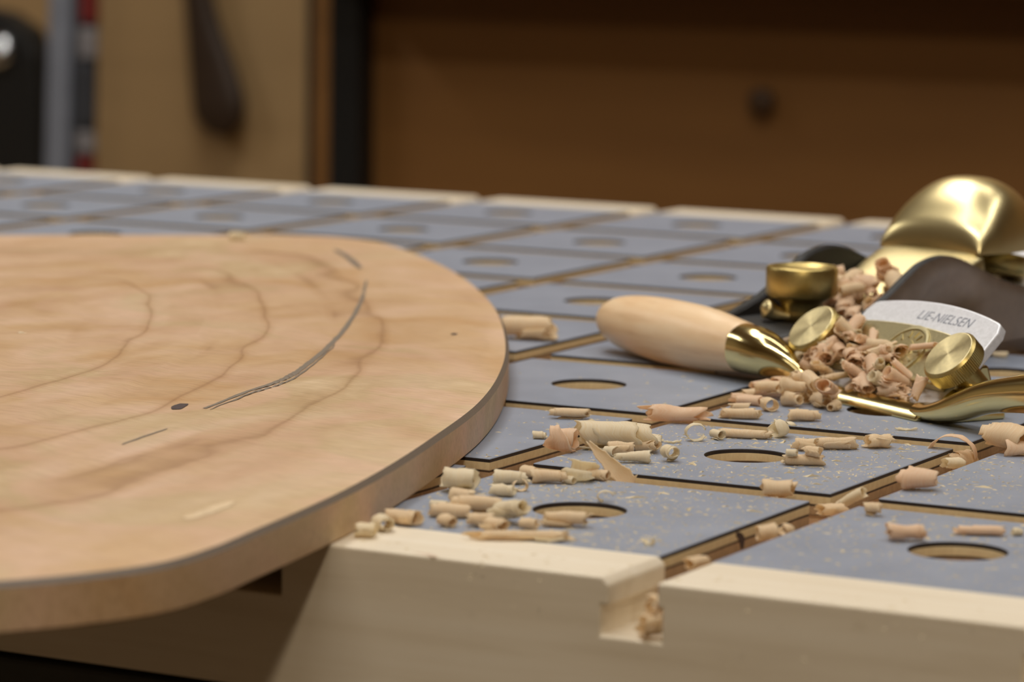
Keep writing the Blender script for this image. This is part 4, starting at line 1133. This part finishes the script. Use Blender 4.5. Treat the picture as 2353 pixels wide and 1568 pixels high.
    ('pink shaving roll low in the spokeshave heap, right behind the brass toe', 'shavings heaped on the spokeshave', -43.2, 216.7, 7.0, 'roll', 1.21, 6.2, -51.0, -35.0, 2.3, 'k', 0.4, -0.18),
    ('pink shaving roll low in the spokeshave heap, right behind the brass toe', 'shavings heaped on the spokeshave', -44.8, 213.9, 3.6, 'roll', 1.21, 5.1, 77.0, -8.0, 1.2, 'k', 0.3, 0.23),
    ('pink shaving roll low in the spokeshave heap, right behind the brass toe', 'shavings heaped on the spokeshave', -42.5, 214.6, 7.2, 'roll', 1.08, 3.5, 67.0, -37.0, 1.6, 'k', 0.3, 0.21),
    ('pink shaving roll low in the spokeshave heap, right behind the brass toe', 'shavings heaped on the spokeshave', -34.0, 208.1, 6.2, 'roll', 1.62, 7.1, 44.0, -26.0, 2.0, 'k', 0.12, -0.1),
    ('pink shaving roll low in the spokeshave heap, right behind the brass toe', 'shavings heaped on the spokeshave', -45.4, 212.7, 4.0, 'roll', 1.95, 6.5, 65.0, 20.0, 1.6, 'k', 0.3, 0.24),
    ('pink shaving roll low in the spokeshave heap, right behind the brass toe', 'shavings heaped on the spokeshave', -49.1, 221.4, 12.3, 'roll', 1.2, 4.2, 29.0, 19.0, 2.0, 'k', 0.3, 0.25),
    ('pink shaving roll low in the spokeshave heap, right behind the brass toe', 'shavings heaped on the spokeshave', -50.3, 219.0, 8.1, 'roll', 2.04, 5.1, -78.0, -24.0, 2.0, 'k', 0.4, 0.17),
    ('pink shaving roll low in the spokeshave heap, right behind the brass toe', 'shavings heaped on the spokeshave', -35.2, 207.5, 4.9, 'roll', 1.22, 6.7, -39.0, -16.0, 2.3, 'k', 0.2, -0.03),
    ('pink shaving roll low in the spokeshave heap, right behind the brass toe', 'shavings heaped on the spokeshave', -33.4, 210.1, 7.2, 'roll', 1.36, 7.6, 8.0, -38.0, 1.2, 'k', 0.12, 0.19),
    ('pink shaving roll low in the spokeshave heap, right behind the brass toe', 'shavings heaped on the spokeshave', -35.1, 206.8, 3.2, 'roll', 1.56, 7.3, -22.0, 13.0, 1.2, 'k', 0.4, 0.08),
    ('pink shaving roll low in the spokeshave heap, right behind the brass toe', 'shavings heaped on the spokeshave', -51.0, 220.2, 6.6, 'roll', 1.28, 4.4, 14.0, 38.0, 1.2, 't', 0.2, 0.13),
    ('pink shaving roll low in the spokeshave heap, right behind the brass toe', 'shavings heaped on the spokeshave', -33.8, 206.2, 3.0, 'roll', 1.34, 7.4, -13.0, -25.0, 2.0, 'k', 0.4, 0.06),
    ('pink shaving roll low in the spokeshave heap, right behind the brass toe', 'shavings heaped on the spokeshave', -43.8, 218.0, 10.7, 'roll', 1.71, 4.9, 29.0, 22.0, 2.3, 't', 0.12, -0.29),
    ('pink shaving roll low in the spokeshave heap, right behind the brass toe', 'shavings heaped on the spokeshave', -39.7, 210.0, 4.9, 'roll', 1.93, 5.0, 47.0, -27.0, 2.3, 'p', 0.2, -0.1),
    ('pink shaving roll low in the spokeshave heap, right behind the brass toe', 'shavings heaped on the spokeshave', -43.1, 215.4, 8.4, 'roll', 1.36, 3.9, 45.0, 34.0, 2.0, 'k', 0.12, 0.16),
    ('pink shaving roll low in the spokeshave heap, right behind the brass toe', 'shavings heaped on the spokeshave', -32.7, 206.8, 4.6, 'roll', 1.13, 3.8, -65.0, 13.0, 2.3, 'k', 0.12, 0.26),
    ('pink shaving roll low in the spokeshave heap, right behind the brass toe', 'shavings heaped on the spokeshave', -56.0, 220.2, 4.7, 'roll', 1.17, 6.8, 40.0, 8.0, 2.3, 't', 0.2, -0.15),
    ('small shaving stuck on the right half of the spokeshave cap', 'shavings on the spokeshave cap', -26.2, 202.8, 4.0, 'roll', 1.6, 6, 70, 60, 1.3, 'k', 0.2, 0.28),
    ('small shaving stuck on the right half of the spokeshave cap', 'shavings on the spokeshave cap', -22.4, 205.2, 9.0, 'roll', 0.9, 4, 20, 40, 1.3, 'k', 0.2, 0.17),
    ('small shaving stuck on the right half of the spokeshave cap', 'shavings on the spokeshave cap', -29.6, 214.3, 15.0, 'roll', 0.9, 6, -10, 10, 1.3, 'k', 0.2, -0.03),
    ('pink shaving roll in the block plane throat close to the brass shoe knob', 'shavings in the block plane throat', -89.3, 285.0, 16.0, 'roll', 2.03, 5.3, 53, 22, 2.1, 'k', 0.4, 0.18),
    ('pink shaving roll in the block plane throat close to the brass shoe knob', 'shavings in the block plane throat', -68.2, 281.8, 12.0, 'roll', 2.14, 4.7, 53, -19, 1.3, 'k', 0.4, -0.1),
    ('pink shaving roll in the block plane throat close to the brass shoe knob', 'shavings in the block plane throat', -96.9, 293.9, 15.9, 'roll', 1.95, 6.0, 82, 3, 1.7, 'k', 0.4, -0.14),
    ('pink shaving roll in the block plane throat close to the brass shoe knob', 'shavings in the block plane throat', -91.7, 282.0, 11.7, 'roll', 2.39, 4.6, -61, 16, 1.3, 't', 0.25, -0.09),
    ('pink shaving roll in the block plane throat close to the brass shoe knob', 'shavings in the block plane throat', -69.5, 280.9, 14.6, 'roll', 1.76, 7.2, -52, 33, 2.1, 'k', 0.15, -0.12),
    ('pink shaving roll in the block plane throat close to the brass shoe knob', 'shavings in the block plane throat', -91.6, 293.6, 12.8, 'roll', 2.52, 7.6, -16, -9, 1.7, 't', 0.4, 0.08),
    ('pink shaving roll in the block plane throat close to the brass shoe knob', 'shavings in the block plane throat', -82.2, 287.3, 15.0, 'roll', 2.42, 5.1, 39, 34, 1.3, 'k', 0.25, 0.23),
    ('pink shaving roll in the block plane throat close to the brass shoe knob', 'shavings in the block plane throat', -69.6, 280.2, 12.3, 'roll', 2.22, 5.3, 75, -24, 1.7, 'k', 0.25, -0.26),
    ('pink shaving roll in the block plane throat close to the brass shoe knob', 'shavings in the block plane throat', -76.9, 279.2, 13.1, 'roll', 1.96, 5.1, -77, -11, 2.1, 'k', 0.15, -0.26),
    ('pink shaving roll in the block plane throat close to the brass shoe knob', 'shavings in the block plane throat', -90.3, 284.3, 13.5, 'roll', 1.86, 5.4, 82, -6, 1.3, 't', 0.15, 0.01),
    ('pink shaving roll in the block plane throat close to the brass shoe knob', 'shavings in the block plane throat', -80.6, 282.4, 13.2, 'roll', 2.21, 7.3, -77, -27, 1.7, 'k', 0.15, 0.11),
    ('pink shaving roll in the block plane throat close to the brass shoe knob', 'shavings in the block plane throat', -89.0, 287.2, 14.8, 'roll', 1.55, 5.9, -34, 28, 2.1, 'k', 0.4, -0.19),
    ('pink shaving roll in the block plane throat close to the brass shoe knob', 'shavings in the block plane throat', -73.9, 288.8, 13.7, 'roll', 2.04, 6.7, 83, -29, 1.7, 't', 0.15, -0.14),
    ('pink shaving roll in the block plane throat close to the brass shoe knob', 'shavings in the block plane throat', -85.5, 289.5, 15.1, 'roll', 1.99, 6.7, 22, 16, 1.7, 'k', 0.15, -0.26),
    ('pink shaving roll in the block plane throat close to the brass shoe knob', 'shavings in the block plane throat', -81.0, 289.1, 18.0, 'roll', 2.24, 6.8, 22, -28, 1.7, 'k', 0.15, -0.28),
    ('pink shaving roll in the block plane throat close to the brass shoe knob', 'shavings in the block plane throat', -80.2, 286.6, 18.6, 'roll', 1.77, 6.5, 58, 6, 2.1, 't', 0.15, -0.0),
    ('pink shaving roll in the block plane throat close to the brass lever cap', 'shavings in the block plane throat', -88.8, 294.8, 16.5, 'roll', 2.17, 6.4, 22, -22, 1.7, 'k', 0.4, 0.11),
    ('pink shaving roll in the block plane throat close to the brass lever cap', 'shavings in the block plane throat', -74.6, 298.7, 21.8, 'roll', 2.52, 5.4, -60, 30, 1.7, 'k', 0.25, 0.09),
    ('pink shaving roll in the block plane throat close to the brass lever cap', 'shavings in the block plane throat', -86.6, 293.2, 20.4, 'roll', 1.77, 6.5, -11, -6, 1.7, 't', 0.15, -0.21),
    ('pink shaving roll in the block plane throat close to the brass lever cap', 'shavings in the block plane throat', -66.7, 294.1, 14.3, 'roll', 2.22, 7.7, -4, 32, 1.7, 'k', 0.15, -0.24),
    ('pink shaving roll in the block plane throat close to the brass lever cap', 'shavings in the block plane throat', -78.8, 293.7, 19.0, 'roll', 2.43, 5.6, 6, -16, 2.1, 'k', 0.25, 0.26),
    ('pink shaving roll in the block plane throat close to the brass lever cap', 'shavings in the block plane throat', -76.1, 291.5, 18.0, 'roll', 1.74, 5.1, -57, -9, 2.1, 'k', 0.4, 0.02),
    ('pink shaving roll in the block plane throat close to the brass lever cap', 'shavings in the block plane throat', -89.0, 293.7, 15.1, 'roll', 2.52, 5.9, 66, -7, 1.3, 'k', 0.4, -0.05),
    ('pink shaving roll in the block plane throat close to the brass lever cap', 'shavings in the block plane throat', -83.9, 292.1, 17.9, 'roll', 1.57, 6.6, -32, 1, 2.1, 'k', 0.4, 0.11),
    ('pink shaving roll in the block plane throat close to the brass lever cap', 'shavings in the block plane throat', -83.3, 292.9, 15.3, 'roll', 2.4, 7.9, -26, -13, 1.3, 't', 0.15, 0.14),
    ('pink shaving roll in the block plane throat close to the brass lever cap', 'shavings in the block plane throat', -84.5, 296.4, 20.7, 'roll', 2.58, 6.3, 80, 13, 2.1, 't', 0.25, 0.01),
    ('pink shaving roll in the block plane throat close to the brass lever cap', 'shavings in the block plane throat', -92.9, 294.8, 12.3, 'roll', 1.53, 6.8, -82, -16, 1.7, 't', 0.4, -0.25),
    ('pink shaving roll in the block plane throat close to the brass lever cap', 'shavings in the block plane throat', -75.7, 301.1, 21.6, 'roll', 2.41, 7.9, 88, -35, 1.7, 'k', 0.15, 0.2),
    ('pink shaving roll in the block plane throat close to the brass lever cap', 'shavings in the block plane throat', -85.9, 302.5, 18.1, 'roll', 1.69, 6.3, 22, -9, 1.3, 't', 0.15, -0.17),
    ('pink shaving roll in the block plane throat close to the brass lever cap', 'shavings in the block plane throat', -71.6, 294.6, 15.3, 'roll', 2.21, 6.9, -43, 32, 1.7, 'k', 0.4, -0.28),
    ('pink shaving roll in the block plane throat close to the brass lever cap', 'shavings in the block plane throat', -93.1, 306.0, 20.5, 'roll', 2.06, 5.3, 34, 15, 1.7, 'k', 0.25, -0.09),
    ('pink shaving roll in the block plane throat close to the brass lever cap', 'shavings in the block plane throat', -92.9, 302.5, 18.3, 'roll', 1.52, 6.3, -83, 8, 1.3, 't', 0.15, 0.02),
    ('pink shaving roll in the block plane throat close to the brass lever cap', 'shavings in the block plane throat', -68.4, 300.0, 20.9, 'roll', 1.71, 5.8, -89, -23, 1.3, 't', 0.4, 0.08),
    ('pink shaving roll in the block plane throat close to the brass lever cap', 'shavings in the block plane throat', -68.5, 290.8, 17.8, 'roll', 2.32, 7.2, -56, -31, 2.1, 't', 0.25, -0.2),
]


# ------------------------------------------------------------------ the wood shavings
def shaving_mesh(kind, R, L, turns, rag, cone, seed):
    rs = random.Random(seed)
    off = Vector((rs.uniform(0, 90), rs.uniform(0, 90), rs.uniform(0, 90)))
    nx = 13
    ns = max(12, int(16 * turns) + 4)
    V, UV = [], []
    a0 = rs.uniform(0, 6.28)
    helix = rs.choice((-1, 1)) * rs.uniform(0.05, 0.5) * (1 if kind == 'roll' else 0.4)
    flare = rs.uniform(0.0, 0.5) if kind == 'roll' else 0.1
    pinch = rs.uniform(0.0, 0.14)
    bow = rs.uniform(-0.18, 0.18)
    flat = rs.uniform(0.72, 0.98)
    twist = rs.uniform(-0.5, 0.5)
    for i in range(ns):
        s = i / (ns - 1)
        # ragged ends of the strip
        fray = 0.25 + rag * 0.9
        e0 = -0.5 - fray * 0.35 * noise.noise(off + Vector((s * 5.0, 0.0, 0.0))) + 0.45 * max(0.0, 0.2 - s) / 0.2 * rs.random()
        e1 = 0.5 + fray * 0.35 * noise.noise(off + Vector((s * 5.0, 7.0, 0.0))) - 0.45 * max(0.0, 0.2 - s) / 0.2 * rs.random()
        e0 += (0.06 + 0.3 * rag) * (rs.random() - 0.5)
        e1 += (0.06 + 0.3 * rag) * (rs.random() - 0.5)
        for j in range(nx):
            t = e0 + (e1 - e0) * j / (nx - 1)
            n1 = noise.noise(off + Vector((s * 3.0 * turns, t * 2.2, 4.0)))
            if kind in ('roll', 'curl'):
                ang = a0 + 2 * math.pi * turns * s + twist * t
                if j in (0, nx - 1):
                    ang += 0.16 * rag * rs.uniform(-3, 3)
                shrink = 0.34 if kind == 'roll' else 0.08
                r = R * (1 - shrink * s * min(1.0, turns / 2.0)) * (1 + cone * 1.1 * t) * (1 + (0.10 + rag * 0.6) * n1)
                r *= 1 + flare * max(0.0, 1 - s * turns / 0.30) ** 1.5          # loose outer flap
                r *= 1 + 0.02 * math.sin(t * L * 5.2 + seed) + pinch * math.cos(2.6 * t + off.x)
                bend = bow * L * (t * t - 0.08)
                V.append(((t * (1 - helix * 0.4) + helix * (s - 0.5)) * L, r * math.cos(ang) * 1.08 + bend, r * math.sin(ang) * flat))
            elif kind == 'strip':
                V.append(((s - 0.5) * L, t * R * (1 - 0.5 * abs(2 * s - 1) ** 3), 0.22 * R + 0.6 * R * (2 * s - 1) ** 2 * 0.6 + 0.25 * R * n1 + 0.3 * R * (2 * t) ** 2))
            elif kind == 'blade':          # a standing curved blade, leaning to the left
                wd = R * (1.9 - 1.35 * s)
                ax_ = Vector((-0.80, 0.1, 0.60))
                sd_ = Vector((0.62, 0.25, 0.74)) * (1 - 0.5 * s) + Vector((0.3, 0, 0.5)) * s * 0.5
                q = ax_ * (L * s + (0.9 * rs.random() if i == ns - 1 else 0)) + sd_ * (t * wd)
                V.append((q.x, q.y + 2.6 * (0.25 - t * t) * (1 - 0.6 * s) + 1.2 * s * s + 0.2 * n1, q.z + 0.6 * n1 * s))
            elif kind == 'arch':           # a ribbon bent into an arch with a broad foot
                ang = math.pi * (1.0 - s) * 1.05
                r = R * (1.0 - 0.15 * s)
                wd = L * (1.15 - 0.65 * s)
                V.append((r * math.cos(ang) * 1.15, t * wd + 0.5 * n1, r * math.sin(ang) * 1.05 + 0.3 * n1))
            UV.append((s * turns, j / (nx - 1)))
    F = []
    for i in range(ns - 1):
        for j in range(nx - 1):
            q = i * nx + j
            F.append((q, q + 1, q + nx + 1, q + nx))
    return V, F, UV


WOODS = {'p': M['shave_pale'], 't': M['shave_tan'], 'k': M['shave_pink']}
for idx, (label, group, x, y, z, kind, R, L, yaw, pitch, turns, wd, rag, cone) in enumerate(SHAVINGS):
    V, F, UV = shaving_mesh(kind, R, L, turns, rag, cone, idx * 7 + 3)
    rot = Matrix.Rotation(math.radians(yaw), 3, 'Z') @ Matrix.Rotation(math.radians(-pitch), 3, 'Y')
    V = [rot @ Vector(v) for v in V]
    zmin = min(v.z for v in V)
    if kind != 'blade':
        V = [(v.x, v.y, v.z - zmin + 0.08) for v in V]
    o = make('wood_shaving', V, F, WOODS[wd], None, None, True, UV)
    o.location = (x * MM, y * MM, z * MM)
    so = o.modifiers.new('thickness', 'SOLIDIFY')
    so.thickness = (0.16 if R < 3 else 0.2) * MM
    so.offset = 0
    tag(o, label, 'shaving', group or 'wood shavings scattered over the bench')


# ------------------------------------------------------------------ dust and tiny flecks: nobody could count them
def in_plate(x, y):
    c = False
    n = len(outline)
    j = n - 1
    for i in range(n):
        xi, yi = outline[i]
        xj, yj = outline[j]
        if (yi > y) != (yj > y) and x < (xj - xi) * (y - yi) / (yj - yi) + xi:
            c = not c
        j = i
    return c


def on_tile(x, y):
    i = math.floor((x - SW) / P) + 1
    j = math.floor(y / P)
    lx, ly = x - (i * P - TW / 2), y - (j * P + TW / 2)
    return abs(lx) < TW / 2 - 0.6 and abs(ly) < TW / 2 - 0.6 and math.hypot(lx, ly) > 11


rd = random.Random(77)
dv, df = [], []
SPOTS = [(-30, 40, 26, 30, 700), (-60, 70, 18, 22, 500), (-25, 115, 28, 34, 800), (10, 120, 26, 26, 350), (45, 45, 26, 28, 500),
         (-70, 150, 22, 20, 250), (-35, 165, 25, 20, 350), (-30, 10, 26, 6, 250), (60, 110, 25, 30, 200), (-90, 190, 30, 40, 120), (20, 60, 40, 60, 300)]
for cx, cy, sx, sy, cnt in SPOTS:
    for _ in range(cnt * 2):
        x, y = rd.gauss(cx, sx), rd.gauss(cy, sy)
        if not on_tile(x, y) or in_plate(x, y):
            continue
        s = rd.choice((0.12, 0.15, 0.19, 0.25, 0.38)) * rd.uniform(0.7, 1.2)
        if rd.random() < 0.03:
            s *= 2.2
        a = rd.uniform(0, 6.28)
        asp = rd.uniform(1.0, 3.2)
        ca, sa = math.cos(a), math.sin(a)
        b = len(dv)
        h = s * rd.uniform(0.3, 0.7)
        for px, py, pz in ((-asp, -0.5, 0.02), (asp, -0.4, 0.02), (0.6 * asp, 0.6, 0.02), (0.1, 0.1, h / s)):
            dv.append((x + s * (px * ca - py * sa), y + s * (px * sa + py * ca), max(0.02, pz * s)))
        df += [(b, b + 2, b + 1), (b, b + 1, b + 3), (b + 1, b + 2, b + 3), (b + 2, b, b + 3)]
dust = make('wood_dust', dv, df, M['dust'])
tag(dust, 'fine pale wood dust and flecks strewn over the grey tiles', 'dust', kind='stuff')


# ------------------------------------------------------------------ out of focus things along the wall
cab = tag(empty('wall_cabinet', (-600, 1850, -260)), 'large dark brown wooden cabinet behind the workbench', 'cabinet')
cz = 260.0
box('side_panel', (-597, 0, 0), (-572, 400, 900), M['black'], cab, 2)
box('front_panel', (-572, 12, 0), (1400, 40, 900), M['brown'], cab)
box('frame_post', (-600, -14, 0), (-570, 12, 900), M['black'], cab, 2)
box('shade_ledge', (-600, -80, cz + 64), (1400, 12, cz + 94), M['brown'], cab, 3)  # out of view, added to shade the upper front panel
k = spun('door_knob', (-213, 12, cz - 27), (0, -1, 0), [(0, 5), (6, 5), (8, 10), (14, 11), (17, 8), (18, 0.1)], M['knob_wood'], cab, 24)

post = tag(empty('wood_post', (-1260, 1900, -260)), 'narrow brown wooden post between tan wall and dark cabinet', 'post')
box('post_board', (7, 0, 0), (30, 40, 900), M['brown'], post, 2)
box('gap_shade_strip', (-7, 10, 0), (7, 40, 900), M['black'], post, 1)  # black strip painting the shade of the gap beside the post

# a dark wooden mallet-like tool hanging on the tan wall
tool = tag(empty('hanging_tool', (-1600, 2275, -112)), 'blurred dark wooden handle hanging against the tan wall', 'tool')
v, f = smooth_tube([(8, 0, 0), (8, 0, 6), (6, 0, 26), (-2, 0, 62), (-14, 0, 110), (-22, 0, 160), (-26, 0, 240)],
                   [(6, 6), (18, 10), (30, 13), (27, 12), (19, 11), (15, 10), (14, 9)], up=(0, 1, 0))
shade_auto(make('handle', v, f, M['dark_wood'], tool), 60)
spun('hook', (-26, 0, 238), (0, 1, 0), [(-14, 3), (24, 3)], M['black'], tool, 16)

# the clamp standing at the left, in front of the wall
clamp = tag(empty('bar_clamp', (-1471, 1850, -260)), 'upright grey bar clamp with red pads standing at the left', 'clamp')
v, f = loft([[(-24 + dx, -6, 0), (-1 + dx, -6, 0), (-1 + dx, 8, 0), (-24 + dx, 8, 0)] if z == 0 else
             [(-24 + dx, -6, z), (-1 + dx, -6, z), (-1 + dx, 8, z), (-24 + dx, 8, z)] for dx, z in ((-4, 0), (16, 620))])
bevel(make('bar', v, f, M['alu'], clamp), 1.5)
v, f = loft([[(-1 + dx, -2, z), (20 + dx, -2, z), (20 + dx, 8, z), (-1 + dx, 8, z)] for dx, z in ((-4, 0), (16, 620))])
make('rail', v, f, M['rail'], clamp)
for zz, hh, mm_, nm in ((146, 13, 'red', 'red_pad'), (163, 18, 'white', 'pale_block'), (186, 54, 'rail', 'slide_block'), (245, 26, 'white', 'pale_block'), (276, 30, 'red', 'red_pad')):
    dx = -4 + 20 * zz / 620
    bevel(make(nm, *loft([[(8 + dx, -5, zz), (24 + dx, -5, zz), (24 + dx, 4, zz), (8 + dx, 4, zz)],
                          [(8 + dx, -5, zz + hh), (24 + dx, -5, zz + hh), (24 + dx, 4, zz + hh), (8 + dx, 4, zz + hh)]]), M[mm_], clamp), 1.5)

# black case at the far left
case = tag(empty('tool_case', (-1600, 1950, -260)), 'black tool case with a shiny round latch at the left edge', 'case')
pts = []
for q in [(-190, 0), (19, 0), (21, 200), (18, 240), (8, 262), (-20, 277), (-70, 285), (-190, 290)]:
    pts.append(q)
n_ = len(pts)
vv = [(x, 0, z) for x, z in pts] + [(x, 30, z) for x, z in pts]
ff = [tuple(range(n_)), tuple(reversed(range(n_, 2 * n_)))] + [((k + 1) % n_, k, k + n_, (k + 1) % n_ + n_) for k in range(n_)]
bevel(make('case_body', vv, ff, M['black'], case), 4, 3)
spun('latch', (-22, 0, 243), (0.25, -1, 0.35), [(-6, 17), (2, 17), (8, 14), (11, 8), (12, 0.1)], M['chrome'], case, 32)
